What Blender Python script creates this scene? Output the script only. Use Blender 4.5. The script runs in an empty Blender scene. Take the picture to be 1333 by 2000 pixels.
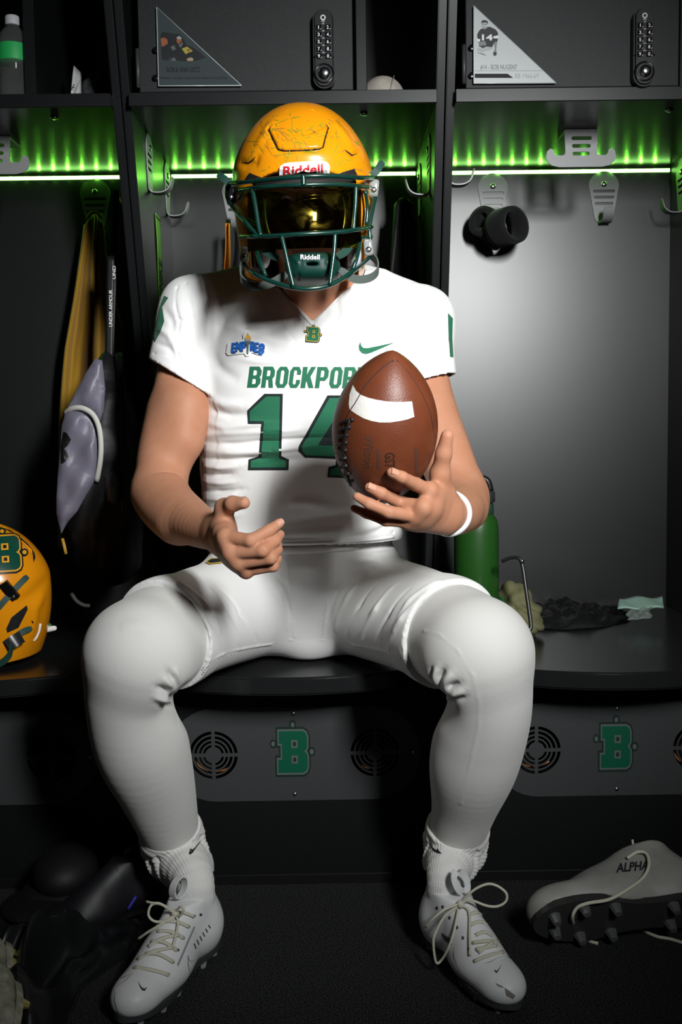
import bpy, bmesh, math, random
import numpy as np
from math import sin, cos, pi, radians, sqrt, exp, hypot
from mathutils import Vector, Matrix
from mathutils.bvhtree import BVHTree
random.seed(7); rng = np.random.default_rng(7)
scene = bpy.context.scene
COL = scene.collection

# ------------------------------------------------------------------ camera
FPX = 1944.4
def _axes(pitch=4.4, yaw=.3, roll=.8):
    p, y, r = map(radians, (pitch, yaw, roll))
    f = np.array([sin(y)*cos(p), cos(y)*cos(p), -sin(p)])
    rt = np.array([cos(y), -sin(y), 0.]); up = np.cross(rt, f)
    return cos(r)*rt - sin(r)*up, sin(r)*rt + cos(r)*up, f
RT, UP, FW = _axes()
CAM = np.array([0., 0., .90])
cam_data = bpy.data.cameras.new('camera'); cam = bpy.data.objects.new('camera', cam_data)
COL.objects.link(cam); scene.camera = cam
cam_data.sensor_fit = 'VERTICAL'; cam_data.sensor_height = 36; cam_data.lens = FPX/2000*36
cam_data.clip_start = .02
M = Matrix.Identity(4)
for i in range(3):
    M[i][0] = RT[i]; M[i][1] = UP[i]; M[i][2] = -FW[i]; M[i][3] = CAM[i]
cam.matrix_world = M
def at(px, py, D):
    """world point at distance Y=D seen at photo pixel (px,py)"""
    d = FW + RT*(px-666.5)/FPX - UP*(py-1000)/FPX
    return CAM + d*(D/d[1])
def ray(px, py):
    d = FW + RT*(px-666.5)/FPX - UP*(py-1000)/FPX
    return d/np.linalg.norm(d)
def pxof(P):
    v = np.asarray(P)-CAM
    return 666.5+FPX*(v@RT)/(v@FW), 1000-FPX*(v@UP)/(v@FW)

# ------------------------------------------------------------------ world, key light, exposure
w = bpy.data.worlds.new('world'); scene.world = w; w.use_nodes = True
w.node_tree.nodes['Background'].inputs[0].default_value = (.75, .85, 1, 1)
w.node_tree.nodes['Background'].inputs[1].default_value = .0035
kd = bpy.data.lights.new('softbox', 'AREA'); kd.shape = 'RECTANGLE'; kd.size = .22; kd.size_y = .5
kd.energy = 9.4; kd.color = (.985, 1, 1); kd.spread = radians(58)
key = bpy.data.objects.new('softbox', kd); COL.objects.link(key)
KEY = Vector((.70, -.24, 1.68)); key.location = KEY
key.rotation_euler = (Vector((.06, 1.70, 1.06))-KEY).to_track_quat('-Z', 'Y').to_euler()
vs = scene.view_settings
vs.view_transform = 'Standard'; vs.look = 'None'; vs.exposure = 0; vs.gamma = 1; vs.use_curve_mapping = False

# ------------------------------------------------------------------ materials
MATS = {}
def mat(name, color, rough=.5, metal=0, spec=.5, bump=None, var=None, coat=0, emit=None, trans=0, ior=1.45, sss=0, sheen=0, alpha=1, aniso=None, detail=6):
    """principled material; bump=(scale,strength,dist) var=(scale,amount,color2)"""
    if name in MATS: return MATS[name]
    m = bpy.data.materials.new(name); m.use_nodes = True; nt = m.node_tree
    b = nt.nodes['Principled BSDF']; I = b.inputs
    I['Base Color'].default_value = (*color, 1); I['Roughness'].default_value = rough; I['Metallic'].default_value = metal
    I['Specular IOR Level'].default_value = spec; I['IOR'].default_value = ior
    I['Coat Weight'].default_value = coat; I['Coat Roughness'].default_value = .06
    I['Transmission Weight'].default_value = trans; I['Alpha'].default_value = alpha
    if sss:
        I['Subsurface Weight'].default_value = sss; I['Subsurface Radius'].default_value = (.012, .004, .002); I['Subsurface Scale'].default_value = 1
    if sheen: I['Sheen Weight'].default_value = sheen
    if emit: I['Emission Color'].default_value = (*emit[0], 1); I['Emission Strength'].default_value = emit[1]
    tc = nt.nodes.new('ShaderNodeTexCoord')
    if var:
        n = nt.nodes.new('ShaderNodeTexNoise'); n.inputs['Scale'].default_value = var[0]; n.inputs['Detail'].default_value = detail
        r = nt.nodes.new('ShaderNodeValToRGB'); r.color_ramp.elements[0].position = .5-var[1]; r.color_ramp.elements[1].position = .5+var[1]
        r.color_ramp.elements[0].color = (*color, 1); r.color_ramp.elements[1].color = (*var[2], 1)
        nt.links.new(tc.outputs['Object'], n.inputs['Vector']); nt.links.new(n.outputs['Fac'], r.inputs['Fac'])
        nt.links.new(r.outputs['Color'], I['Base Color'])
    if bump:
        n = nt.nodes.new('ShaderNodeTexNoise'); n.inputs['Scale'].default_value = bump[0]; n.inputs['Detail'].default_value = 3
        bp = nt.nodes.new('ShaderNodeBump'); bp.inputs['Strength'].default_value = bump[1]; bp.inputs['Distance'].default_value = bump[2] if len(bump) > 2 else .001
        nt.links.new(tc.outputs['Object'], n.inputs['Vector']); nt.links.new(n.outputs['Fac'], bp.inputs['Height']); nt.links.new(bp.outputs['Normal'], I['Normal'])
    MATS[name] = m
    return m
def srgb(r, g, b):
    f = lambda c: (c/255/12.92 if c/255 <= .04045 else ((c/255+.055)/1.055)**2.4)
    return (f(r), f(g), f(b))
LAM = mat('charcoal laminate', (.0045, .005, .0052), .45, spec=.3, var=(420, .25, (.009, .0098, .0102)), bump=(500, .06))
LAMB = mat('grey satin back panel', (.0045, .005, .0053), .36, spec=1.0, bump=(300, .02), var=(300, .3, (.0062, .0068, .0072)))
EDGE = mat('charcoal edge band', (.008, .0088, .0095), .36, spec=.5)
BLACKP = mat('black plastic', (.008, .008, .009), .38)
BLACKG = mat('gloss black plastic', (.006, .006, .007), .16)
BENCH = mat('black bench top', (.012, .0125, .013), .22, spec=.5, bump=(200, .02))
STEEL = mat('brushed steel', (.42, .43, .44), .38, metal=1, bump=(250, .05))
STEELD = mat('grey powder steel', (.062, .064, .066), .45, metal=.3, spec=.5, bump=(300, .05))
SCREW = mat('screw steel', (.5, .5, .52), .25, metal=1)
CARPET = mat('black flecked rubber', (.004, .004, .0045), .95, spec=.1, var=(380, .13, (.052, .053, .053)), bump=(520, .8, .002), detail=2)
COPPER = mat('orange wire', (.55, .2, .06), .35)
WHITE = mat('white print', (.8, .8, .8), .6)
BLACKI = mat('black print', (.012, .013, .016), .7)
GREY = mat('grey print', (.32, .33, .34), .7)

# ------------------------------------------------------------------ object helpers
def tag(o, label=None, cat=None, group=None, kind=None):
    if label: o['label'] = label
    if cat: o['category'] = cat
    if group: o['group'] = group
    if kind: o['kind'] = kind
    return o
def thing(name, label, cat, loc=(0, 0, 0), group=None):
    o = bpy.data.objects.new(name, None); COL.objects.link(o); o.empty_display_size = .05
    o.location = loc
    return tag(o, label, cat, group)
def link(name, me, m=None, parent=None, smooth=False):
    o = bpy.data.objects.new(name, me); COL.objects.link(o)
    if m is not None:
        me.materials.clear(); me.materials.append(m)
    if smooth:
        me.polygons.foreach_set('use_smooth', [True]*len(me.polygons)); me.update()
    if parent is not None:
        o.parent = parent; o.matrix_parent_inverse = world_of(parent).inverted()
    return o
def world_of(p):
    mtx = Matrix.LocRotScale(p.location, p.rotation_euler.to_quaternion(), p.scale)
    if p.parent is not None:
        mtx = world_of(p.parent) @ p.matrix_parent_inverse @ mtx
    return mtx
def mesh(name, V, F, m=None, parent=None, smooth=False):
    me = bpy.data.meshes.new(name); me.from_pydata([tuple(map(float, v)) for v in V], [], [tuple(map(int, f)) for f in F]); me.update()
    return link(name, me, m, parent, smooth)
def fastmesh(name, V, Q, m=None, parent=None, smooth=True):
    """numpy quad mesh"""
    me = bpy.data.meshes.new(name); n, q = len(V), len(Q)
    me.vertices.add(n); me.vertices.foreach_set('co', np.asarray(V, np.float32).ravel())
    k = Q.shape[1]
    me.loops.add(q*k); me.loops.foreach_set('vertex_index', np.asarray(Q, np.int32).ravel())
    me.polygons.add(q); me.polygons.foreach_set('loop_start', np.arange(0, q*k, k, dtype=np.int32))
    me.polygons.foreach_set('loop_total', np.full(q, k, np.int32)); me.polygons.foreach_set('use_smooth', np.full(q, smooth, bool))
    me.update(calc_edges=True); me.validate()
    return link(name, me, m, parent)
def from_bm(name, bm, m=None, parent=None, smooth=False):
    me = bpy.data.meshes.new(name); bm.to_mesh(me); bm.free()
    return link(name, me, m, parent, smooth)
def boxbm(x0, x1, y0, y1, z0, z1, bev=.0015, seg=1):
    bm = bmesh.new(); bmesh.ops.create_cube(bm, size=1)
    bmesh.ops.scale(bm, vec=(abs(x1-x0), abs(y1-y0), abs(z1-z0)), verts=bm.verts)
    bmesh.ops.translate(bm, vec=((x0+x1)/2, (y0+y1)/2, (z0+z1)/2), verts=bm.verts)
    if bev: bmesh.ops.bevel(bm, geom=bm.edges[:], offset=bev, segments=seg, affect='EDGES', profile=.5)
    return bm
def box(name, x0, x1, y0, y1, z0, z1, m, parent=None, bev=.0015, seg=1):
    return from_bm(name, boxbm(x0, x1, y0, y1, z0, z1, bev, seg), m, parent)
def frames(P, closed=False):
    P = np.asarray(P, float); n = len(P)
    T = np.zeros_like(P)
    for i in range(n):
        a = P[(i-1) % n] if (closed or i > 0) else P[0]
        b = P[(i+1) % n] if (closed or i < n-1) else P[-1]
        T[i] = (b-a)/max(1e-9, np.linalg.norm(b-a))
    up = np.array([0, 0, 1.]) if abs(T[0][2]) < .9 else np.array([1., 0, 0])
    N = [np.cross(T[0], up)]; N[0] = N[0]/np.linalg.norm(N[0])
    for i in range(1, n):
        v = N[-1]-T[i]*(N[-1]@T[i]); N.append(v/max(1e-9, np.linalg.norm(v)))
    N = np.array(N); return T, N, np.cross(T, N)
def smoothpts(P, n=8, closed=False):
    """catmull-rom resample"""
    P = [np.asarray(p, float) for p in P]; out = []
    m = len(P); rngi = range(m if closed else m-1)
    for i in rngi:
        p0 = P[(i-1) % m] if (closed or i > 0) else 2*P[0]-P[1]
        p1 = P[i]; p2 = P[(i+1) % m]
        p3 = P[(i+2) % m] if (closed or i+2 < m) else 2*P[-1]-P[-2]
        for k in range(n):
            t = k/n
            out.append(.5*((2*p1)+(p2-p0)*t+(2*p0-5*p1+4*p2-p3)*t*t+(3*p1-p0-3*p2+p3)*t**3))
    if not closed: out.append(P[-1])
    return np.array(out)
def tubevf(P, r, res=8, closed=False, flat=1, nrm=None):
    P = np.asarray(P, float); n = len(P); T, N, B = frames(P, closed)
    if nrm is not None:
        nv = np.asarray(nrm, float)
        nv = np.broadcast_to(nv, P.shape)
        N = nv-T*np.sum(nv*T, 1, keepdims=True); N /= np.linalg.norm(N, axis=1, keepdims=True); B = np.cross(T, N)
    r = np.broadcast_to(np.asarray(r, float), (n,))
    V = []; F = []
    for i in range(n):
        for k in range(res):
            a = 2*pi*k/res
            V.append(P[i]+r[i]*(N[i]*cos(a)*flat+B[i]*sin(a)))
    for i in range(n if closed else n-1):
        j = (i+1) % n
        for k in range(res):
            l = (k+1) % res
            F.append((i*res+k, i*res+l, j*res+l, j*res+k))
    if not closed:
        F.append(tuple(range(res))[::-1]); F.append(tuple((n-1)*res+k for k in range(res)))
    return V, F
def tube(name, P, r, m, parent=None, res=8, closed=False, flat=1, nrm=None, smooth=0):
    if smooth: P = smoothpts(P, smooth, closed)
    if smooth and np.ndim(r): r = np.interp(np.linspace(0, 1, len(P)), np.linspace(0, 1, len(r)), r)
    V, F = tubevf(P, r, res, closed, flat, nrm)
    return mesh(name, V, F, m, parent, True)
def lathe(name, prof, m, parent=None, loc=(0, 0, 0), n=32, axis=None):
    """revolve (r,z) profile about z"""
    V = []; F = []
    for r, z in prof:
        for k in range(n):
            a = 2*pi*k/n; V.append((r*cos(a), r*sin(a), z))
    for i in range(len(prof)-1):
        for k in range(n):
            l = (k+1) % n; F.append((i*n+k, i*n+l, (i+1)*n+l, (i+1)*n+k))
    F.append(tuple(range(n))[::-1]); F.append(tuple((len(prof)-1)*n+k for k in range(n)))
    V = np.array(V)
    if axis is not None:
        q = Vector((0, 0, 1)).rotation_difference(Vector(axis)).to_matrix(); V = V@np.array(q).T
    V = V+np.asarray(loc)
    o = mesh(name, V, F, m, parent, True)
    return o
def autosmooth(o, ang=35):
    bm = bmesh.new(); bm.from_mesh(o.data)
    for e in bm.edges:
        if len(e.link_faces) == 2 and e.calc_face_angle(0) > radians(ang): e.smooth = False
    bm.to_mesh(o.data); bm.free(); return o
# ---- 2D outlines with holes -> filled mesh data
def fill2d(loops, extrude=0):
    cu = bpy.data.curves.new('outline', 'CURVE'); cu.dimensions = '2D'; cu.fill_mode = 'BOTH' if extrude else 'FRONT'; cu.extrude = extrude
    for L in loops:
        s = cu.splines.new('POLY'); s.points.add(len(L)-1); s.use_cyclic_u = True
        for p, q in zip(s.points, L): p.co = (q[0], q[1], 0, 1)
    ob = bpy.data.objects.new('outline', cu); COL.objects.link(ob)
    me = bpy.data.meshes.new_from_object(ob)
    bpy.data.objects.remove(ob); bpy.data.curves.remove(cu)
    return me
def text2d(s, size=1, offset=0, shear=0, spacing=1):
    cu = bpy.data.curves.new('text', 'FONT'); cu.body = s; cu.size = size; cu.offset = offset; cu.shear = shear; cu.fill_mode = 'FRONT'; cu.space_character = spacing; cu.resolution_u = 4
    ob = bpy.data.objects.new('text', cu); COL.objects.link(ob)
    me = bpy.data.meshes.new_from_object(ob); bpy.data.objects.remove(ob); bpy.data.curves.remove(cu)
    return me
def bounds2(me):
    V = np.array([v.co[:2] for v in me.vertices]); return V.min(0), V.max(0)
def plate(name, loops, to3, normal, thick, m, parent=None, bev=0):
    """flat plate: 2D loops -> to3(u,v); thick along normal"""
    me = fill2d(loops, .5)
    n = np.asarray(normal, float)
    V = [np.asarray(to3(v.co[0], v.co[1]))+n*(thick*(v.co[2]+.5)) for v in me.vertices]
    F = [tuple(p.vertices) for p in me.polygons]
    bpy.data.meshes.remove(me)
    o = mesh(name, V, F, m, parent)
    bm = bmesh.new(); bm.from_mesh(o.data); bmesh.ops.remove_doubles(bm, verts=bm.verts, dist=1e-6); bmesh.ops.recalc_face_normals(bm, faces=bm.faces)
    bm.to_mesh(o.data); bm.free()
    return o
def circ(cx, cy, r, n=28, ry=None, a0=0):
    ry = r if ry is None else ry
    return [(cx+r*cos(a0+2*pi*k/n), cy+ry*sin(a0+2*pi*k/n)) for k in range(n)]
def rrect(x0, y0, x1, y1, r, n=6):
    L = []
    for cx, cy, a in ((x1-r, y1-r, 0), (x0+r, y1-r, 90), (x0+r, y0+r, 180), (x1-r, y0+r, 270)):
        for k in range(n+1):
            t = radians(a+90*k/n); L.append((cx+r*cos(t), cy+r*sin(t)))
    return L
def flatprint(name, src, place, m, parent):
    """2D mesh data (or loops) placed flat by place(u,v)->3D"""
    me = fill2d(src) if isinstance(src, list) else src
    V = [place(v.co[0], v.co[1]) for v in me.vertices]; F = [tuple(p.vertices) for p in me.polygons]
    bpy.data.meshes.remove(me)
    return mesh(name, V, F, m, parent)
def textfit(s, x0, y0, x1, y1, **kw):
    """text mesh fitted to a box (y grows down, photo style): returns mesh with coords in that box"""
    me = text2d(s, **kw); lo, hi = bounds2(me)
    for v in me.vertices:
        u = (v.co[0]-lo[0])/(hi[0]-lo[0]); t = (v.co[1]-lo[1])/(hi[1]-lo[1])
        v.co = (x0+(x1-x0)*u, y1+(y0-y1)*t, 0)
    return me
def gridcut(me, step):
    bm = bmesh.new(); bm.from_mesh(me); bpy.data.meshes.remove(me)
    bmesh.ops.remove_doubles(bm, verts=bm.verts, dist=1e-4)
    V = np.array([v.co[:2] for v in bm.verts]); lo, hi = V.min(0), V.max(0)
    for ax in (0, 1):
        x = math.ceil(lo[ax]/step)*step
        while x < hi[ax]:
            no = (1, 0, 0) if ax == 0 else (0, 1, 0)
            bmesh.ops.bisect_plane(bm, geom=bm.verts[:]+bm.edges[:]+bm.faces[:], plane_co=tuple(c*x for c in no), plane_no=no, dist=1e-5)
            x += step
    return bm
def bvh_of(o):
    me = o.data; n = len(me.vertices); V = np.empty(n*3, np.float32); me.vertices.foreach_get('co', V)
    return BVHTree.FromPolygons(V.reshape(-1, 3).tolist(), [tuple(p.vertices) for p in me.polygons])
def decal(name, src, bvh, m, parent, step=7, off=.0008, eye=None, thick=0):
    """print laid on a curved surface; src in photo pixels (loops or mesh data)"""
    me = fill2d(src) if isinstance(src, list) else src
    bm = gridcut(me, step)
    dirs = []; dist = [h_[3] for h_ in (bvh.ray_cast(Vector(CAM), Vector(ray(v.co[0], v.co[1]))) for v in bm.verts) if h_[0] is not None]
    dist = max(dist) if dist else 1.8
    for v in bm.verts:
        d = Vector(ray(v.co[0], v.co[1])); h = bvh.ray_cast(Vector(CAM), d)
        if h[0] is None:
            q = Vector(CAM)+d*dist
            h = bvh.find_nearest(q)
        v.co = h[0]; n = h[1]
        if n.dot(d) > 0: n = -n
        dirs.append((d, n))
    bm.normal_update(); mv = []
    for v, (d, n) in zip(bm.verts, dirs):
        q = v.normal.copy()
        if q.dot(d) > 0: q = -q
        q = (q+n*.5); mv.append(q.normalized() if q.length > 1e-6 else n)
    for v, q in zip(bm.verts, mv): v.co = v.co+q*off
    bmesh.ops.recalc_face_normals(bm, faces=bm.faces)
    o = from_bm(name, bm, m, parent)
    if thick:
        s = o.modifiers.new('thickness', 'SOLIDIFY'); s.thickness = thick; s.offset = 1
    return o
# ---- signed distance modelling
class Field:
    def __init__(s, lo, hi, h):
        s.lo = np.asarray(lo, float); s.h = h
        s.n = np.ceil((np.asarray(hi)-s.lo)/h).astype(int)+1
        s.d = np.full(s.n, 9., np.float32)
    def sub(s, lo, hi):
        a = np.clip(np.floor((np.asarray(lo)-s.lo)/s.h).astype(int), 0, s.n); b = np.clip(np.ceil((np.asarray(hi)-s.lo)/s.h).astype(int)+1, 0, s.n)
        g = [(np.arange(a[i], b[i])*s.h+s.lo[i]).astype(np.float32) for i in range(3)]
        return tuple(slice(a[i], b[i]) for i in range(3)), g[0][:, None, None], g[1][None, :, None], g[2][None, None, :]
    def comb(s, sl, f, k):
        a = s.d[sl]
        if k > 0:
            h = np.maximum(k-np.abs(a-f), 0)/k
            s.d[sl] = np.minimum(a, f)-h*h*k*.25
        else: s.d[sl] = np.minimum(a, f)
    def cap(s, A, B, ra, rb=None, k=.01, flat=None):
        """tapered capsule; flat=(dir,scale)"""
        A = np.asarray(A, np.float32); B = np.asarray(B, np.float32); rb = ra if rb is None else rb
        m = max(ra, rb)*(max(1, flat[1]) if flat else 1)+k+3*s.h
        sl, X, Y, Z = s.sub(np.minimum(A, B)-m, np.maximum(A, B)+m)
        ba = B-A; L = float(ba@ba) or 1e-9
        px, py, pz = X-A[0], Y-A[1], Z-A[2]
        t = np.clip((px*ba[0]+py*ba[1]+pz*ba[2])/L, 0, 1)
        px = px-t*ba[0]; py = py-t*ba[1]; pz = pz-t*ba[2]; sc = 1
        if flat:
            n = np.asarray(flat[0], np.float32); n = n/np.linalg.norm(n); q = px*n[0]+py*n[1]+pz*n[2]; g = 1/flat[1]-1
            px = px+n[0]*q*g; py = py+n[1]*q*g; pz = pz+n[2]*q*g; sc = min(1, flat[1])
        s.comb(sl, (np.sqrt(px*px+py*py+pz*pz)-(ra+(rb-ra)*t))*sc, k); return s
    def chain(s, pts, k=.01, flat=None, sub=6):
        """smooth tapered limb through (point, radius) stations"""
        if len(pts) > 2:
            A = smoothpts([np.append(p, r) for p, r in pts], sub)
        else: A = np.array([np.append(p, r) for p, r in pts])
        m = A[:, 3].max()+k+3*s.h
        sl, X, Y, Z = s.sub(A[:, :3].min(0)-m, A[:, :3].max(0)+m)
        H = Field.__new__(Field); H.h = s.h; H.d = np.full(s.d[sl].shape, 9., np.float32); H.n = np.array(H.d.shape)
        H.lo = np.array([X.ravel()[0], Y.ravel()[0], Z.ravel()[0]], float)
        for a, b in zip(A[:-1], A[1:]): H.cap(a[:3], b[:3], a[3], b[3], 0, flat)
        s.comb(sl, H.d, k); return s
    def ell(s, c, r, k=.01, rot=None, sub=False, power=2):
        c = np.asarray(c, float); r = np.asarray(r, float); m = max(r)*1.05+k+3*s.h
        sl, X, Y, Z = s.sub(c-m, c+m)
        x, y, z = X-c[0], Y-c[1], Z-c[2]
        if rot is not None:
            Rm = np.asarray(rot, float)   # columns = local axes
            x, y, z = (x*Rm[0, 0]+y*Rm[1, 0]+z*Rm[2, 0], x*Rm[0, 1]+y*Rm[1, 1]+z*Rm[2, 1], x*Rm[0, 2]+y*Rm[1, 2]+z*Rm[2, 2])
        if power == 2:
            q = np.sqrt((x/r[0])**2+(y/r[1])**2+(z/r[2])**2); g = np.sqrt((x/r[0]**2)**2+(y/r[1]**2)**2+(z/r[2]**2)**2)+1e-6
            f = q*(q-1)/g
        else:
            q = (np.abs(x/r[0])**power+np.abs(y/r[1])**power+np.abs(z/r[2])**power)**(1/power); f = (q-1)*min(r)
        f = f.astype(np.float32)
        if sub: s.cut(sl, f, k)
        else: s.comb(sl, f, k)
        return s
    def cut(s, sl, f, k=0):
        a = s.d[sl]; f = -f
        if k > 0:
            h = np.maximum(k-np.abs(a-f), 0)/k; s.d[sl] = np.maximum(a, f)+h*h*k*.25
        else: s.d[sl] = np.maximum(a, f)
    def cutcap(s, A, B, ra, rb=None, k=0):
        A = np.asarray(A, np.float32); B = np.asarray(B, np.float32); rb = ra if rb is None else rb
        m = max(ra, rb)+k+3*s.h; sl, X, Y, Z = s.sub(np.minimum(A, B)-m, np.maximum(A, B)+m); ba = B-A; L = float(ba@ba) or 1e-9
        px, py, pz = X-A[0], Y-A[1], Z-A[2]; t = np.clip((px*ba[0]+py*ba[1]+pz*ba[2])/L, 0, 1)
        px = px-t*ba[0]; py = py-t*ba[1]; pz = pz-t*ba[2]
        s.cut(sl, np.sqrt(px*px+py*py+pz*pz)-(ra+(rb-ra)*t), k)
    def halfspace(s, P, n, k=0, region=None):
        """remove what lies on the +n side of plane"""
        n = np.asarray(n, float); n /= np.linalg.norm(n)
        if region is None: region = (s.lo, s.lo+s.n*s.h)
        sl, X, Y, Z = s.sub(*region)
        s.cut(sl, -((X-P[0])*n[0]+(Y-P[1])*n[1]+(Z-P[2])*n[2]).astype(np.float32), k)
    def func(s, f, lo=None, hi=None):
        sl, X, Y, Z = s.sub(s.lo if lo is None else lo, s.lo+s.n*s.h if hi is None else hi); s.d[sl] = f(s.d[sl], X, Y, Z)
    def surf(s):
        d = s.d; S = d < 0; c = np.zeros(s.n-1, np.int8)
        n = s.n
        for i in (0, 1):
            for j in (0, 1):
                for k in (0, 1): c += S[i:n[0]-1+i, j:n[1]-1+j, k:n[2]-1+k]
        act = (c > 0) & (c < 8); I, J, K = np.nonzero(act)
        idx = np.full(act.shape, -1, np.int32); idx[I, J, K] = np.arange(len(I))
        acc = np.zeros((len(I), 3)); cnt = np.zeros(len(I))
        for ax in range(3):
            o1, o2 = [a for a in range(3) if a != ax]
            for a in (0, 1):
                for b in (0, 1):
                    off = [0, 0, 0]; off[o1] = a; off[o2] = b
                    v0 = d[I+off[0], J+off[1], K+off[2]]; off2 = list(off); off2[ax] = 1
                    v1 = d[I+off2[0], J+off2[1], K+off2[2]]
                    m = (v0 < 0) != (v1 < 0); t = v0[m]/(v0[m]-v1[m])
                    p = np.zeros((m.sum(), 3)); p[:, o1] = a; p[:, o2] = b; p[:, ax] = t
                    acc[m] += p; cnt[m] += 1
        V = (np.stack([I, J, K], 1)+acc/cnt[:, None])*s.h+s.lo
        Q = []
        for ax in range(3):
            o1, o2 = [(1, 2), (2, 0), (0, 1)][ax]
            A = [slice(None)]*3; B = [slice(None)]*3; A[ax] = slice(0, n[ax]-1); B[ax] = slice(1, n[ax])
            s0 = S[tuple(A)]; s1 = S[tuple(B)]; ch = s0 != s1
            E = np.stack(np.nonzero(ch), 1); ok = (E[:, o1] > 0) & (E[:, o2] > 0) & (E[:, o1] < n[o1]-1) & (E[:, o2] < n[o2]-1); E = E[ok]
            inside0 = s0[E[:, 0], E[:, 1], E[:, 2]]
            def cell(a, b):
                G = E.copy(); G[:, o1] -= a; G[:, o2] -= b; return idx[G[:, 0], G[:, 1], G[:, 2]]
            q = np.stack([cell(1, 1), cell(0, 1), cell(0, 0), cell(1, 0)], 1)
            q[~inside0] = q[~inside0][:, ::-1]; Q.append(q)
        return V, np.concatenate(Q)
def vnormals(V, Q):
    P = V[Q]; fn = np.cross(P[:, 2]-P[:, 0], P[:, 3]-P[:, 1]) if Q.shape[1] == 4 else np.cross(P[:, 1]-P[:, 0], P[:, 2]-P[:, 0])
    N = np.zeros_like(V)
    for k in range(Q.shape[1]): np.add.at(N, Q[:, k], fn)
    return N/(np.linalg.norm(N, axis=1, keepdims=True)+1e-12)
def relax(V, Q, it=2, lam=.5):
    A = np.concatenate([Q[:, [0, 1]], Q[:, [1, 2]], Q[:, [2, 3]], Q[:, [3, 0]]]); deg = np.bincount(A[:, 0], minlength=len(V))+np.bincount(A[:, 1], minlength=len(V))
    for _ in range(it):
        S = np.zeros_like(V)
        for c in range(3):
            S[:, c] = np.bincount(A[:, 0], V[A[:, 1], c], len(V))+np.bincount(A[:, 1], V[A[:, 0], c], len(V))
        V = V+lam*(S/deg[:, None]-V)
    return V
def strokes(V, N, items):
    """push the surface along its normals near poly-lines: (points, width, height[, taper])"""
    D = np.zeros(len(V))
    for it in items:
        P, wd, am = it[:3]; tp = it[3] if len(it) > 3 else True
        P = np.asarray(P, float); lo, hi = P.min(0)-3*wd, P.max(0)+3*wd
        m = np.nonzero(np.all((V > lo) & (V < hi), 1))[0]
        if not len(m): continue
        X = V[m]; best = np.full(len(m), 9.); par = np.zeros(len(m)); ns = len(P)-1
        for i in range(ns):
            a, b = P[i], P[i+1]; ba = b-a; t = np.clip(((X-a)@ba)/(ba@ba+1e-12), 0, 1)
            dd = np.linalg.norm(X-a-t[:, None]*ba, axis=1); c = dd < best; best[c] = dd[c]; par[c] = (i+t[c])/ns
        D[m] += am*np.exp(-(best/wd)**2)*((np.sin(pi*np.clip(par, .03, .97))**.7) if tp else 1)
    return V+N*D[:, None]
def onsurf(bvh, pts, off=0):
    """photo pixels -> points on a surface"""
    out = []
    for p in pts:
        d = Vector(ray(*p)); h = bvh.ray_cast(Vector(CAM), d)
        if h[0] is None:
            h = bvh.find_nearest(Vector(CAM)+d*(np.linalg.norm(np.array(out[-1])-CAM) if out else 1.7))
        out.append(np.array(h[0]-d*off))
    return np.array(out)
def qbvh(V, Q): return BVHTree.FromPolygons(np.asarray(V).tolist(), Q.tolist())
def copy_tree(o, parent=None, first=True):
    c = o.copy(); COL.objects.link(c)
    if parent is not None: c.parent = parent
    for ch in o.children: copy_tree(ch, c)
    return c
def nz(*a):
    s = 0
    for i, v in enumerate(a): s = s+np.sin(v*(1.7+.37*i)+i*2.1)
    return s
# ================================================================== setting
YB = 2.506; ZB = .458; ZS0, ZS1 = 1.552, 1.574; YF = 1.944
def yfront(z): return 1.971+(1.734-z)*.323
struct_floor = box('floor', -2.2, 2.2, -1.2, 2.75, -.05, 0, CARPET, bev=0); tag(struct_floor, kind='structure')
WALLM = mat('dark painted wall', (.02, .021, .022), .7)
wall_back = box('wall_back', -2.2, 2.2, 2.66, 2.75, 0, 2.6, WALLM, bev=0); tag(wall_back, kind='structure')

GREENB = mat('emblem green', (.0, .085, .042), .45)
GOLDB = mat('emblem grey outline', (.10, .115, .11), .5)
DARKB = mat('emblem dark green outline', (.006, .022, .016), .5)
# ---- block letter B emblem, unit box: x -0.5..0.5, y 0(top)..1
BOUT = [(-.47, 0), (.33, 0), (.43, .05), (.47, .14), (.47, .38), (.43, .45), (.37, .49), (.44, .53), (.48, .60), (.48, .86), (.44, .95), (.34, 1), (-.5, 1), (-.5, .68), (-.37, .68), (-.37, .30), (-.47, .30)]
def grow(L, d, aspect=1.0):
    """offset a closed outline outwards"""
    P = np.array(L, float); n = len(P); out = []
    area = sum(P[i][0]*P[(i+1) % n][1]-P[(i+1) % n][0]*P[i][1] for i in range(n)); s = 1 if area > 0 else -1
    for i in range(n):
        a, b, c = P[i-1], P[i], P[(i+1) % n]
        e1 = (b-a)/np.linalg.norm(b-a); e2 = (c-b)/np.linalg.norm(c-b)
        n1 = np.array([e1[1], -e1[0]])*s; n2 = np.array([e2[1], -e2[0]])*s
        v = n1+n2; v = v/max(.35, v@n1)
        out.append(tuple(b+v*d))
    return out
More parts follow.
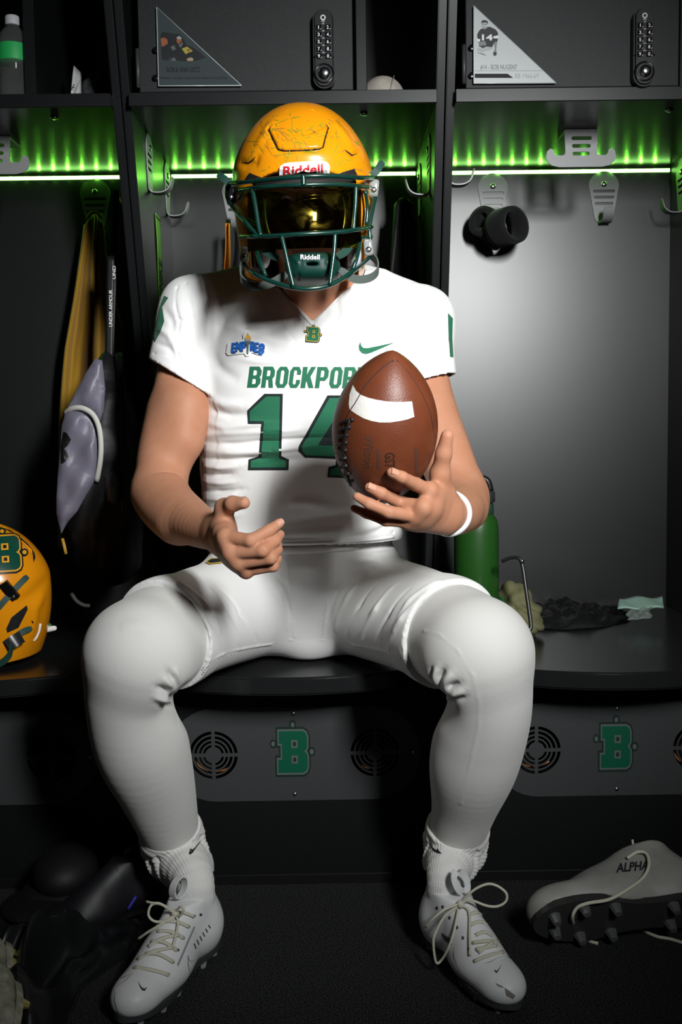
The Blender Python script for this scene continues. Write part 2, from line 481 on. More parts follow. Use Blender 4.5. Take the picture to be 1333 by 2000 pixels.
def emblem_layers(holes=True):
    sq = lambda cx, cy, a, b: [(cx-a, cy-b), (cx+a, cy-b), (cx+a, cy+b), (cx-a, cy+b)]
    h1, h2 = (.05, .31), (.05, .68)
    paddle = [circ(-.66, .30, .11, 12), circ(.62, .50, .12, 12), circ(0, -.15, .12, 12)]
    L = [('dark', [grow(BOUT, .10)]), ]
    for p in paddle: L.append(('dark', [p]))
    for p in [circ(-.66, .30, .06, 10), circ(.62, .50, .065, 10), circ(0, -.15, .06, 10)]: L.append(('line', [p]))
    L += [('line', [grow(BOUT, .045)]), ('fill', [BOUT, ])]
    for c in (h1, h2):
        L += [('line', [sq(*c, .105, .095)]), ('dark', [sq(*c, .05, .05)])]
    return L
def vent_slots(cx, cz, R):
    H = []
    for r0, r1, g in ((.87, 1, .0035), (.68, .80, .0035), (.51, .61, .0035), (.34, .44, .0035)):
        for q in range(4):
            a0 = q*pi/2; L = []
            for r, sg in ((r0*R, 1), (r1*R, -1)):
                d = math.asin(g/r); A = np.linspace(a0+d, a0+pi/2-d, 9)
                if sg < 0: A = A[::-1]
                L += [(cx+r*cos(a), cz+r*sin(a)) for a in A]
            H.append(L)
    return H
INNER = mat('inside of base, black', (.004, .004, .004), .8)
GREENLED = mat('green light diode', (.2, 1, .1), .5, emit=((.22, 1, .06), 130))
LEDTAPE = mat('light strip tape', (.5, .5, .5), .4, emit=((.36, 1, .20), 5))
def locker(cx, label, xl, xr, door, pillc):
    """one stall: xl..xr inner faces"""
    T = thing('locker', label, 'locker', (cx, 2.3, 0), 'open football lockers in a row')
    t = .0165
    for s, x in ((-1, xl), (1, xr)):
        prof = [(YB+.02, ZB), (yfront(ZB), ZB), (yfront(2.05), 2.05), (YB+.02, 2.05)]
        bm = bmesh.new(); x0, x1 = (x-t, x) if s < 0 else (x, x+t)
        a = [bm.verts.new((x0, y, z)) for y, z in prof]; b = [bm.verts.new((x1, y, z)) for y, z in prof]
        bm.faces.new(a); bm.faces.new(b[::-1])
        for i in range(4): bm.faces.new((a[i], b[i], b[(i+1) % 4], a[(i+1) % 4]))
        bmesh.ops.recalc_face_normals(bm, faces=bm.faces)
        bmesh.ops.bevel(bm, geom=bm.edges[:], offset=.0018, segments=2, affect='EDGES')
        from_bm('side_panel', bm, EDGE, T)
    box('back_panel', xl-.01, xr+.01, YB, YB+.02, ZB-.02, 2.05, LAMB, T, 0)
    sh = box('shelf', xl, xr, 2.012, YB, ZS0, ZS1, BENCH if False else SHELFM, T, .002, 2)
    tk = box('shelf_lip', xl, xr, 2.006, 2.012, ZS0-.004, ZS1, EDGE, sh, .0012)
    # cubby partition right of the door
    xp = xl+.447
    box('partition', xp, xp+.022, 2.03, YB, ZS1, 2.05, EDGE, T, .0015)
    if door:
        d = box('door', xl+.021, xp-.006, 2.016, 2.034, ZS1+.003, 2.04, DOORM, T, .0015)
        hx = xl+.014
        for z0 in (ZS1+.05, ZS1+.33):
            tube('hinge', [(hx+.004, 2.019, z0-.037), (hx+.004, 2.019, z0+.037)], .0042, STEELD, d, 10)
    # seat: bowed front edge
    n = 28; x0, x1 = xl-.0165, xr+.0165
    yb = lambda u: 1.925-.128*(1-(2*u-1)**2)**.8 if 0 < u < 1 else 1.925
    L = [(x0+(x1-x0)*i/n, yb(i/n)) for i in range(n+1)]+[(x1, YB), (x0, YB)]
    seat = plate('bench_seat', [L], lambda u, v: np.array([u, v, ZB-.034]), (0, 0, 1), .034, BENCH, T)
    bm = bmesh.new(); bm.from_mesh(seat.data)
    eg = [e for e in bm.edges if len(e.link_faces) == 2 and e.calc_face_angle(0) > 1.2]
    bmesh.ops.bevel(bm, geom=eg, offset=.004, segments=2, affect='EDGES'); bm.to_mesh(seat.data); bm.free()
    # base
    cz = .268; R = .0485; hx = .161
    holes = [circ(pillc-hx, cz, R+.004, 32), circ(pillc+hx, cz, R+.004, 32)]
    bx0, bx1 = xl+.004, xr-.004
    rect = [(bx0, .02), (bx1, .02), (bx1, ZB-.036), (bx0, ZB-.036)]
    base = plate('base_panel', [rect]+holes, lambda u, v: np.array([u, YF+.001, v]), (0, 1, 0), .018, LAM, T)
    box('base_cavity', bx0, bx1, 2.10, 2.12, .02, ZB-.036, INNER, base, 0)
    for s, x in ((-1, xl), (1, xr)):
        x0, x1 = (x-.0165, x+.006) if s < 0 else (x-.006, x+.0165)
        box('base_post', x0, x1, YF-.004, 2.45, 0, ZB-.036, EDGE2, T, .002)
    box('toe_kick', bx0, bx1, YF-.001, YF+.02, 0, .02, BLACKP, base, .001)
    # vent plate
    pr = .095; pw = .252; L = []
    for sx, a in ((1, -90), (-1, 90)):
        for k in range(19):
            th = radians(a+180*k/18); L.append((pillc+sx*(pw-pr)+pr*cos(th), cz+pr*sin(th)))
    vp = plate('vent_panel', [L]+vent_slots(pillc-hx, cz, R)+vent_slots(pillc+hx, cz, R), lambda u, v: np.array([u, YF-.0015, v]), (0, 1, 0), .0022, STEELD, T)
    for x, z in ((pillc, cz+.082), (pillc, cz-.082), (pillc-.238, cz), (pillc+.238, cz)):
        lathe('screw', [(.0042, 0), (.0042, .001), (.003, .0022), (.001, .0026)], SCREW, vp, (x, YF-.0015, z), 12, (0, -1, 0))
    ew, eh = .060, .085
    pm = {'dark': DARKB, 'line': GOLDB, 'fill': GREENB}
    for i, (k, loops) in enumerate(emblem_layers()):
        flatprint('emblem_print', loops, lambda u, v, i=i: (pillc-.002+u*ew, YF-.0017-.00012*i, cz+.047-v*eh), pm[k], vp)
    for sx in (-1, 1):
        A = np.linspace(pi*1.05, pi*1.75, 14)
        tube('orange_wire', [(pillc+sx*hx+.043*cos(a), YF+.024+.004*sin(3*a), cz+.043*sin(a)) for a in A], .0016, COPPER, base, 6)
    return T
SHELFM = mat('dark gloss shelf', (.010, .0105, .011), .25, spec=.5, bump=(160, .03))
DOORM = mat('charcoal textured door', (.013, .0148, .0155), .55, spec=.4, var=(520, .22, (.026, .029, .030)), bump=(560, .12))
EDGE2 = mat('black post', (.005, .0053, .0056), .4)
locker(-.735, 'leftmost locker, the backpack and the yellow jersey hanging inside', -1.05, -.4300, False, -.735)
locker(-.09, 'middle locker behind the seated player, door with the BOB & ANN GETZ plaque', -.3945, .2105, True, -.09)
locker(.555, 'rightmost locker, door with the BOB NUGENT plaque', .2470, .838, True, .555)

# ---- light strips
def led_strip(x0, x1, label, off=.012):
    T = thing('led_strip', label, 'light strip', ((x0+x1)/2, YB, 1.538), 'green light strips under the locker shelves')
    z = 1.540
    box('tape', x0, x1, YB-.003, YB, z-.004, z+.004, LEDTAPE, T, 0)
    x = x0+off; first = None
    while x < x1-.004:
        if first is None:
            first = box('diode', -.0028, .0028, -.0022, 0, -.0026, .0026, GREENLED, T, .0004); first.matrix_parent_inverse = world_of(T).inverted(); first.location = (x, YB-.003, z)
        else:
            o = first.copy(); COL.objects.link(o); o.location = (x, YB-.003, z)
        x += .0352
led_strip(-1.045, -.432, 'green light strip on the back of the left locker, above the yellow jersey')
led_strip(-.392, .208, 'green light strip behind the helmet in the middle locker', .010)
led_strip(.250, .835, 'green light strip in the right locker, longest uncovered one', .02)

# ---- coat hooks on the back walls / side walls: plate with three slots, screw and a bent tongue
HOOKM = mat('satin hook steel', (.33, .335, .34), .50, metal=.15, bump=(300, .04))
def hook_plate(label, O, U, W, N, size=1, tongue=True):
    """O top centre, U right dir, W down dir, N outwards"""
    O, U, W, N = (np.asarray(a, float) for a in (O, U, W, N))
    T = thing('coat_hook', label, 'coat hook', tuple(O+W*.115*size), 'steel coat hooks in the lockers')
    w0, w1, h = .037*size, .023*size, .122*size
    L = [(w0*cos(a), w0-w0*sin(a)) for a in np.linspace(pi, 2*pi, 15)]
    L = [(-w0*cos(pi*k/14), w0*.95-w0*.95*sin(pi*k/14)) for k in range(15)]
    L += [(w1, h-.01*size), (w1-.006, h), (-w1+.006, h), (-w1, h-.01*size)]
    slots = [rrect(-.028*size*f, y-.0035*size, .028*size*f, y+.0035*size, .0033*size, 4) for y, f in ((.048*size, .97), (.063*size, .90), (.078*size, .82))]
    plate('hook_plate', [L]+slots, lambda u, v: O+U*u+W*v+N*.001, N, .0022, HOOKM, T)
    s = lathe('screw', [(.0075*size, 0), (.0075*size, .001), (.005*size, .003), (.002*size, .0035)], SCREW, T, O+W*.031*size+N*.0032, 14, N)
    if tongue:
        P = [O+W*(h-.004)+N*.002, O+W*(h+.004)+N*.008, O+W*(h+.004)+N*.03, O+W*(h-.006)+N*.045, O+W*(h-.028)+N*.052]
        tube('hook_tongue', P, .013*size, HOOKM, T, 12, flat=.16, nrm=np.cross(P[4]-P[0], U)*0+W*.3+N if False else None, smooth=5) if False else ribbon('hook_tongue', P, U, .013*size, .0025, HOOKM, T)
    return T
def ribbon(name, P, side, hw, th, m, parent, n=6, round_end=True, widths=None):
    P = smoothpts(P, n); T, _, _ = frames(P); S = np.asarray(side, float)
    V = []; F = []; k = len(P)
    for i in range(k):
        s = S if S.ndim == 1 else S[min(len(S)-1, i*len(S)//k)]
        s = s-T[i]*(s@T[i]); s /= np.linalg.norm(s); nn = np.cross(T[i], s)
        wv = hw if widths is None else hw*np.interp(i/(k-1), np.linspace(0, 1, len(widths)), widths)
        if round_end and widths is None and i >= k-4: wv *= sqrt(max(.12, 1-((i-(k-4))/4)**2))
        for a, b in ((1, 1), (-1, 1), (-1, -1), (1, -1)): V.append(P[i]+s*wv*a+nn*th/2*b)
    for i in range(k-1):
        for q in range(4): F.append((i*4+q, i*4+(q+1) % 4, (i+1)*4+(q+1) % 4, (i+1)*4+q))
    F += [(3, 2, 1, 0), tuple((k-1)*4+q for q in range(4))]
    o = mesh(name, V, F, m, parent, False)
    bm = bmesh.new(); bm.from_mesh(o.data); bmesh.ops.recalc_face_normals(bm, faces=bm.faces); bm.to_mesh(o.data); bm.free()
    for p in o.data.polygons: p.use_smooth = True
    return autosmooth(o, 50)
X1, Z1, Y1 = np.array([1., 0, 0]), np.array([0, 0, 1.]), np.array([0, 1., 0])
hp = at(963, 339, YB); hook_plate('steel coat hook under the right strip with a black band hanging on it', hp, X1, -Z1, -Y1)
hp = at(1180, 335, YB); hook_plate('empty steel coat hook on the right locker back, below the double hook', hp, X1, -Z1, -Y1)
hp = at(185, 350, YB); hook_plate('steel coat hook holding the yellow jersey in the left locker', hp, X1, -Z1, -Y1)
hp = at(463, 347, YB); hook_plate('steel coat hook half hidden behind the helmet left side, orange garment under it', hp, X1, -Z1, -Y1)
for y, lab in ((2.21, 'steel side hook near the front edge of the left divider, above the green tape'), (2.44, 'steel side hook deep on the left divider beside the strip end')):
    hook_plate(lab, (-.3945, y, 1.556), Y1, -Z1, X1)
for y, lab in ((2.17, 'steel side hook near the front of the divider right of the helmet'), (2.40, 'steel side hook deep in the middle locker right of the helmet')):
    hook_plate(lab, (.2105, y, 1.535), -Y1, -Z1, -X1)
hook_plate('steel side hook at the far right edge of the picture', (.838, 2.42, 1.545), -Y1, -Z1, -X1)
hook_plate('steel side hook just right of the right divider, only its bent tip showing', (.2470, 2.13, 1.545), Y1, -Z1, X1)
hook_plate('steel side hook on the left locker side wall, carrying the backpack strap', (-.4300, 2.30, 1.545), -Y1, -Z1, -X1)
def double_hook(label, px0):
    """double prong hook hanging from the shelf"""
    D = 2.2; c = at(px0, 250, D); x, z = c[0], ZS0
    T = thing('double_hook', label, 'coat hook', (x, D, z), 'double hooks under the locker shelves')
    k = D/FPX*1.03
    half = [(31, 4), (29, 40), (30, 46), (34, 48), (46, 48), (50, 44), (51, 38), (57, 35), (63, 40), (65, 50), (62, 60), (54, 66), (40, 69)]
    L = [(-31, 4)]+[(31, 4)]+half[1:]+[(-a, b) for a, b in half[::-1][:-1]]
    sl = [rrect(-18, 17-3.4, 20, 17+3.4, 3.2, 4), rrect(-17, 31-3.4, 18, 31+3.4, 3.2, 4), rrect(-16, 45-3.4, 16, 45+3.4, 3.2, 4)]
    plate('hook_plate', [L]+sl, lambda u, v: np.array([x+u*k, D, z-v*k]), (0, 1, 0), .0025, HOOKM, T)
    box('mounting_flange', x-31*k, x+31*k, D, D+.07, z-.0065, z-.0005, HOOKM, T, .0008)
double_hook('double steel hook hanging from the right shelf above the light strip', 1136)
double_hook('double steel hook under the left shelf, cut by the left picture edge', -14)
# small screws in the shelf undersides
for px_, py_ in ((712, 218), (101, 228), (1315, 211)):
    p = at(px_, py_, 2.06)
    t_ = lathe('shelf_fastener', [(.008, 0), (.008, .002), (.005, .004)], SCREW, None, (p[0], p[1]+.02, ZS0), 14, (0, 0, -1))
    tag(t_, {712: 'small round fastener under the middle shelf, right of the helmet', 101: 'small round fastener under the left shelf', 1315: 'small round fastener under the right shelf'}[px_], 'fastener', 'fasteners under the shelves')
# rivets on the back panels and dots
# ---- keypad locks on the doors
def keypad(label, px0, py0):
    D = 2.016; k = D/FPX; c = at(px0, py0, D)
    T = thing('keypad_lock', label, 'lock', tuple(c), 'keypad locks on the locker doors')
    to3 = lambda u, v, y=0.: np.array([c[0]+u*k, D-y, c[2]-v*k])
    o = plate('lock_body', [rrect(-20, -72, 20, 72, 19, 9)], lambda u, v: to3(u, v, .024), (0, 1, 0), .0235, BLACKP, T)
    bm = bmesh.new(); bm.from_mesh(o.data); eg = [e for e in bm.edges if e.calc_face_angle(0) > 1.2 and e.verts[0].co.y < D-.02]
    bmesh.ops.bevel(bm, geom=eg, offset=.004, segments=3, affect='EDGES'); bm.to_mesh(o.data); bm.free()
    nums = '1234567890'
    for i, ch in enumerate(nums):
        u = -9 if i % 2 == 0 else 8; v = -37+13*(i//2)
        kx = box('key', c[0]+(u-5)*k, c[0]+(u+5)*k, D-.0252, D-.0238, c[2]-(v+5)*k, c[2]-(v-5)*k, BLACKG, T, .0006)
        flatprint('number_print', textfit(ch, u-(2.2 if ch != '1' else .9), v-3.2, u+(1.8 if ch != '1' else .7), v+3.2, offset=.02), lambda a, b: to3(a, b, .0255), WHITE, kx)
        flatprint('key_mark_print', [[(u+3, v+3.5), (u+5.2, v+1.3), (u+5.6, v+2), (u+3.6, v+4)]], lambda a, b: to3(a, b, .0255), WHITE, kx)
    for i in range(5):
        flatprint('dot_print', [circ(-.5, -44+13*i, 2.4, 10, 1.4)], lambda a, b: to3(a, b, .0243), GREY, T)
    flatprint('logo_print', [circ(-.5, -55, 5, 14), circ(-.5, -55, 3, 12)], lambda a, b: to3(a, b, .0243), WHITE, T)
    flatprint('logo_print', [[(-3, -50), (2, -50), (3, -47), (-4, -47)]], lambda a, b: to3(a, b, .0243), GREY, T)
    tube('knob_recess', [to3(17*cos(a), 46+17*sin(a), .0232) for a in np.linspace(0, 2*pi, 30)[:-1]], .0022, BLACKG, T, 8, closed=True)
    lathe('lock_knob', [(.0115, 0), (.0115, .004), (.009, .0075), (.004, .009), (.001, .0092)], SCREW, T, to3(1, 46, .0238), 22, (0, -1, 0))
    tube('door_shield_edge', [to3(-19+38*i/12, 16-3*sin(pi*i/12), .0236) for i in range(13)], .0012, BLACKG, T, 6)
keypad('black keypad lock on the middle locker door', 633, 103)
keypad('black keypad lock on the right locker door', 1253, 99)
# ---- triangular plaques
PLA = mat('clear smoked acrylic', (.055, .07, .072), .14, spec=.6)
PLB = mat('pale printed acrylic', (.50, .53, .53), .35, spec=.5)
PLE = mat('acrylic edge', (.55, .58, .6), .2)
def plaque(label, tri, m, D=2.0085):
    c = at(*tri[1], D)
    T = thing('name_plaque', label, 'sign', tuple(c), 'triangular plaques on the locker doors')
    P3 = [at(*p, D) for p in tri]
    k3 = lambda u, v: at(u, v, D)
    plate('plaque_panel', [tri], lambda u, v: at(u, v, D)*1.0, (0, 1, 0), .004, m, T)
    tube('plaque_edge', [P3[0], P3[1], P3[2]], .0011, PLE, T, 6)
    tube('plaque_edge', [P3[2], P3[0]], .0007, PLE, T, 6)
    for i in (0, 1):
        v = tri[1][1]-(30 if i == 0 else 82)*1.0+(16 if i == 0 else 14)
        q = at(tri[1][0]-5, v, 2.016)
        lathe('standoff', [(.0058, 0), (.0058, .007), (.004, .0075)], BLACKG, T, q, 14, (0, -1, 0))
    pr = lambda src, mm, lift=0: flatprint('plaque_print', src, lambda u, v: at(u, v, D-.0004-.0002*lift), mm, T)
    return pr
SKINP = mat('printed skin tone', (.30, .09, .035), .6); GREYP = mat('printed grey', (.10, .11, .11), .6); YELP = mat('printed yellow', (.35, .33, .05), .6); TANP = mat('printed tan', (.35, .27, .15), .6)
pr = plaque('smoked triangular plaque reading BOB & ANN GETZ', [(306, 14), (310, 168), (472, 167)], PLA)
pr([[(314, 66), (318, 62), (330, 64), (340, 66), (350, 66), (358, 74), (364, 88), (376, 92), (390, 102), (402, 112), (384, 118), (366, 120), (345, 118), (334, 112), (328, 118), (316, 116)]], BLACKI)
pr([[(314, 76), (320, 73), (327, 77), (328, 85), (321, 90), (316, 91)]], SKINP, 1); pr([circ(350, 79, 5, 10, 7)], SKINP, 1); pr([[(344, 74), (350, 70), (356, 75), (350, 77)]], GREY, 2)
pr([[(333, 92), (340, 88), (344, 96), (338, 99)]], GREYP, 1); pr([[(352, 82), (358, 84), (354, 93), (349, 90)]], GREYP, 1); pr([[(355, 95), (366, 91), (377, 100), (368, 103), (363, 106)]], YELP, 1); pr([[(365, 96), (370, 95), (372, 100), (367, 101)]], SKINP, 2)
pr([[(365, 115), (372, 112), (378, 114), (377, 119), (366, 119)]], TANP, 1)
pr([[(336, 114), (341, 112), (345, 119), (335, 119)]], GREYP, 1)
pr(textfit('BOB & ANN GETZ', 326, 131, 391, 141, offset=.03), BLACKI); pr(textfit('Professor, Volunteer Coach, Faculty Advisor and Loyal Fans', 312, 149.5, 444, 155.5, offset=.02), BLACKI)
pr2 = plaque('pale triangular plaque reading #14 - BOB NUGENT', [(926, 11), (926, 163), (1087, 162)], PLB)
DK = mat('printed dark grey', (.03, .032, .036), .6); MG = mat('printed mid grey', (.22, .23, .24), .6); LG = mat('printed light grey', (.42, .44, .44), .6)
pr2([[(933, 66), (938, 58), (944, 55), (957, 52), (968, 57), (973, 63), (974, 72), (972, 82), (966, 84), (962, 92), (950, 91), (944, 94), (936, 90), (938, 82), (933, 78)]], DK)
pr2([circ(947, 49, 5.6, 14, 8)], LG, 1); pr2([[(940.5, 46), (942, 40), (947, 39), (953, 41), (954, 47), (951, 44), (944, 44)]], DK, 2)
pr2([[(943, 47), (946, 47), (946, 48), (943, 48)], [(948, 47), (951, 47), (951, 48), (948, 48)], [(945, 54), (949, 54), (949, 54.8), (945, 54.8)]], DK, 2)
pr2(textfit('14', 942, 67, 963, 79, offset=.03), WHITE, 1)
pr2([[(932, 75), (939, 77), (938, 81), (932, 80)], [(964, 71), (974, 69), (974, 75), (965, 75)]], WHITE, 1)
pr2([[(935, 82), (948, 80), (951, 88), (938, 90)]], MG, 2)
pr2([[(966, 82), (972, 81), (970, 97), (971, 106), (966, 109), (964, 103), (967, 96)]], MG, 1); pr2([circ(967.5, 105, 3.4, 10, 4)], DK, 2)
pr2([[(931, 102), (944, 104), (951, 109), (944, 107)]], MG, 1); pr2([[(933, 94), (948, 93), (964, 92), (962, 96), (945, 101), (934, 100)]], LG, 0)
pr2(textfit('#14 - BOB NUGENT', 939, 126, 1011, 136.5), MG, 1)
pr2([[(928, 144), (992, 144), (1003, 152), (928, 152)]], BLACKI, 1); pr2([[(926.5, 137.8), (1060, 137.6), (1060, 138.6), (926.5, 138.8)]], LG, 1); pr2(textfit('RB 1966-69', 1007, 143.5, 1053, 152.5), LG, 1)
# ================================================================== seated player
def axd(P): return float((np.asarray(P)-CAM)@FW)
def sp(px, py, D, rpx):
    P = at(px, py, D); return (P, rpx*axd(P)/FPX)
SKIN = mat('skin', (.47, .230, .143), .55, spec=.28, sss=.10, var=(45, .32, (.43, .19, .105)), bump=(700, .22, .0008))
def fabric(name, col, scale=1400, strength=.25, rough=.85, sheen=.15, wr=None):
    return mat(name, col, rough, spec=.2, bump=(scale, strength, .0006), sheen=sheen)
JERSEY = fabric('white jersey knit', (.80, .80, .79))
PANTS = fabric('white football pants', (.77, .77, .755), 1100)
TIGHT = fabric('off white compression tights', (.66, .655, .63), 700, .5)
SOCK = fabric('white ribbed sock', (.74, .74, .71), 500, .6)
player = thing('person', 'seated football player in white uniform and yellow helmet holding a ball', 'person', (-.06, 1.9, ZB))
# ---- ball placement (needed for the grip)
BC = at(752, 841, 1.465); BR, BL = .0775, .127
bax = np.array([.075, -sin(radians(27)), cos(radians(27))]); bax /= np.linalg.norm(bax)
BRc = (BL*BL+BR*BR)/(2*BR)
def ball_sdf(P):
    v = np.asarray(P)-BC; t = v@bax; r = np.linalg.norm(v-np.multiply.outer(t, bax), axis=-1)
    return np.hypot(r+(BRc-BR), t)-BRc
def contact(px, py, r, Dfall):
    d = ray(px, py); d = d/d[1]
    D = 1.30
    while D < 1.5:
        if ball_sdf(CAM+d*D) < r*.97: return CAM+d*D
        D += .001
    return at(px, py, Dfall)
# ---- torso sections used by skin and jersey: (photo y, left px, right px, depth centre, half depth)
TOR = [(1180, 412, 785, 1.985, .135), (1090, 408, 780, 1.955, .132), (1040, 404, 778, 1.930, .130), (950, 396, 780, 1.895, .130), (870, 388, 795, 1.870, .130), (790, 392, 822, 1.852, .132), (720, 400, 828, 1.845, .132), (650, 425, 806, 1.850, .122), (600, 450, 780, 1.860, .108), (570, 470, 755, 1.865, .095), (545, 500, 720, 1.868, .075)]
def torso_tab(inset):
    Z = []; A = []; B = []; CX = []; CY = []
    for py, l, r, D, b in TOR:
        p, q = at(l, py, D), at(r, py, D); Z.append((p[2]+q[2])/2); A.append((q[0]-p[0])/2-inset); B.append(b-inset); CX.append((p[0]+q[0])/2); CY.append(D)
    o = np.argsort(Z); return [np.array(x)[o] for x in (Z, A, B, CX, CY)]
def torso(F, inset, z0, z1, k, power=2.4):
    Z, A, B, CX, CY = torso_tab(inset)
    zz = np.linspace(Z[0], Z[-1], 60)
    def sm(T): return np.convolve(np.pad(np.interp(zz, Z, T), 4, mode='edge'), np.ones(9)/9, 'valid')
    A2, B2, CX2, CY2 = sm(A), sm(B), sm(CX), sm(CY)
    lo = np.array([CX.min()-A.max()-.03, CY.min()-B.max()-.03, z0-.02]); hi = np.array([CX.max()+A.max()+.03, CY.max()+B.max()+.03, z1+.02])
    sl, X, Y, Zg = F.sub(lo, hi); zc = np.clip(Zg, zz[0], zz[-1])
    a, b, cx, cy = (np.interp(zc, zz, t).astype(np.float32) for t in (A2, B2, CX2, CY2))
    q = (np.abs((X-cx)/a)**power+np.abs((Y-cy)/b)**power)**(1/power)
    f = (q-1)*np.minimum(a, b)*.9
    f = np.maximum(f, np.maximum(z0-Zg, Zg-z1)).astype(np.float32)
    F.comb(sl, f, k)
# ---- arms
SHL, SHR = at(372, 625, 1.86), at(828, 640, 1.86)
ARML = [sp(375, 640, 1.86, 46), sp(358, 730, 1.83, 51), sp(349, 810, 1.81, 58), sp(328, 880, 1.79, 54), sp(313, 945, 1.765, 49)]
FORL = [sp(313, 945, 1.765, 49), sp(330, 985, 1.71, 52), sp(362, 1012, 1.64, 48), sp(400, 1033, 1.565, 39), sp(428, 1040, 1.52, 35)]
ARMR = [sp(818, 655, 1.86, 44), sp(828, 735, 1.83, 48), sp(840, 810, 1.80, 55), sp(870, 890, 1.765, 53), sp(896, 955, 1.735, 50)]
FORR = [sp(896, 955, 1.735, 50), sp(902, 985, 1.68, 47), sp(897, 1000, 1.61, 44), sp(884, 1003, 1.55, 38), sp(872, 1000, 1.52, 36)]
h = .0024
F = Field((-.40, 1.345, .62), (.30, 2.02, 1.52), h)
torso(F, .022, at(600, 1010, 1.92)[2], at(600, 560, 1.86)[2], 0)
F.cap(at(610, 575, 1.865), at(602, 470, 1.73), .062, .058, k=.03)          # neck
F.cap(at(480, 575, 1.87), at(610, 560, 1.86), .035, .05, k=.02); F.cap(at(730, 575, 1.88), at(610, 560, 1.87), .035, .05, k=.02)
F.cap(at(611, 632, 1.822), at(606, 550, 1.765), .030, .034, k=.03)
# sternomastoid cords and throat notch
F.cap(at(600, 628, 1.795), at(560, 540, 1.745), .009, .010, k=.02); F.cap(at(624, 628, 1.795), at(656, 535, 1.745), .009, .010, k=.02)
for c in (ARML, ARMR): F.chain([(p, r) for p, r in c], k=.02)
for s in (SHL, SHR): F.ell(s, (.042, .045, .045), k=.03)
# biceps / triceps
F.cap(at(364, 790, 1.785), at(362, 860, 1.772), .034, .030, k=.03); F.cap(at(330, 810, 1.825), at(314, 900, 1.79), .034, .028, k=.03)
F.chain([(p, r) for p, r in FORL], k=.012, flat=None); F.chain([(p, r) for p, r in FORR], k=.012)
F.cap(at(300, 970, 1.74), at(345, 1022, 1.65), .034, .030, k=.03)            # forearm mass
F.cap(at(288, 955, 1.77), at(292, 962, 1.765), .018, .018, k=.02)             # elbow point
F.cap(at(920, 985, 1.735), at(915, 1000, 1.70), .030, .028, k=.03)
# head
HC = at(600, 408, 1.675)
F.ell(HC+np.array([0, .012, .018]), (.074, .095, .098), k=.02)
F.cap(at(602, 470, 1.64), at(606, 515, 1.605), .052, .030, k=.03)          # jaw, chin
HC = HC-np.array([0, 0, .018])
for sx in (-1, 1):
    F.ell(HC+np.array([sx*.036, -.070, -.022]), (.026, .022, .022), k=.02)  # cheek
    F.ell(HC+np.array([sx*.030, -.082, .032]), (.026, .012, .010), k=.014)  # brow
    F.ell(HC+np.array([sx*.031, -.098, .010]), (.017, .014, .012), k=.01, sub=True)
    F.ell(HC+np.array([sx*.076, .01, 0.]), (.010, .020, .032), k=.01)       # ears
F.cap(HC+np.array([0, -.088, .022]), HC+np.array([0, -.108, -.022]), .008, .0125, k=.014)   # nose
F.cap(HC+np.array([-.012, -.093, -.026]), HC+np.array([.012, -.093, -.026]), .0095, .0095, k=.008)
F.cap(HC+np.array([-.022, -.082, -.051]), HC+np.array([.022, -.082, -.051]), .0075, .0075, k=.008)  # lips
F.cap(HC+np.array([-.018, -.081, -.062]), HC+np.array([.018, -.081, -.062]), .008, .008, k=.007)
# ---- relaxed hand (photo left)
W = at(426, 1039, 1.52)
HL = {'i': [(441, 1049, 1.436), (490, 1056, 1.414), (526, 1036, 1.428), (546, 1022, 1.438)],
      'm': [(452, 1079, 1.430), (513, 1075, 1.412), (537, 1056, 1.434), (547, 1044, 1.452)],
      'r': [(466, 1099, 1.434), (529, 1090, 1.420), (541, 1074, 1.444), (543, 1063, 1.462)],
      'p': [(481, 1114, 1.448), (534, 1106, 1.436), (541, 1092, 1.454), (540, 1081, 1.470)]}
RAD = {'i': (.0112, .0098, .0087, .0074), 'm': (.0112, .0098, .0087, .0074), 'r': (.0106, .0093, .0081, .0068), 'p': (.0095, .0081, .0071, .0060)}
def hand(F, W, HJ, wr, wdirs, thumb, palm_r=.0145):
    J = {}
    for f in 'imrp':
        J[f] = [np.asarray(p, float) if len(p) == 3 and isinstance(p, np.ndarray) else at(*p) for p in HJ[f]]
    # palm: metacarpals
    for f, off in zip('imrp', wdirs):
        F.cap(W+off, J[f][0], wr*.78, palm_r*(.92 if f in 'rp' else 1), k=.012)
    for a, b in (('i', 'm'), ('m', 'r'), ('r', 'p')):
        F.cap(J[a][0]*.75+W*.25, J[b][0]*.75+W*.25, palm_r, palm_r*.95, k=.012)
    for f in 'imrp':
        P = J[f]; r = RAD[f]
        G = Field(F.lo, F.lo, F.h)
        # each finger is blended at its own knuckles only, then united with a very small radius so the fingers stay apart
        lo = np.min(P, 0)-.03; hi = np.max(P, 0)+.03
        sl, X, Y, Z = F.sub(lo, hi); H = Field(np.array([X.min(), Y.min(), Z.min()]), np.array([X.max(), Y.max(), Z.max()]), F.h)
        H.d = np.full(F.d[sl].shape, 9., np.float32); H.n = np.array(H.d.shape); H.lo = np.array([X.ravel()[0], Y.ravel()[0], Z.ravel()[0]], float)
        H.cap(P[0], P[1], r[0], r[1], k=0); H.cap(P[1], P[2], r[1], r[2], k=.004); H.cap(P[2], P[3], r[2], r[3], k=.004)
        
        F.comb(sl, H.d, .0016)
    P = [at(*t[:3]) for t in thumb]; R = [t[3] for t in thumb]
    F.cap(W, P[0], wr*.7, R[0], k=.014)
    for a in range(len(P)-1): F.cap(P[a], P[a+1], R[a], R[a+1], k=.006)
    F.cap(P[1], J['i'][0]*.5+W*.5, .0075, .010, k=.016)
    return J, P
wd = [np.array([.004, -.004, .010]), np.array([.003, -.006, .002]), np.array([.002, -.004, -.007]), np.array([.004, -.002, -.014])]
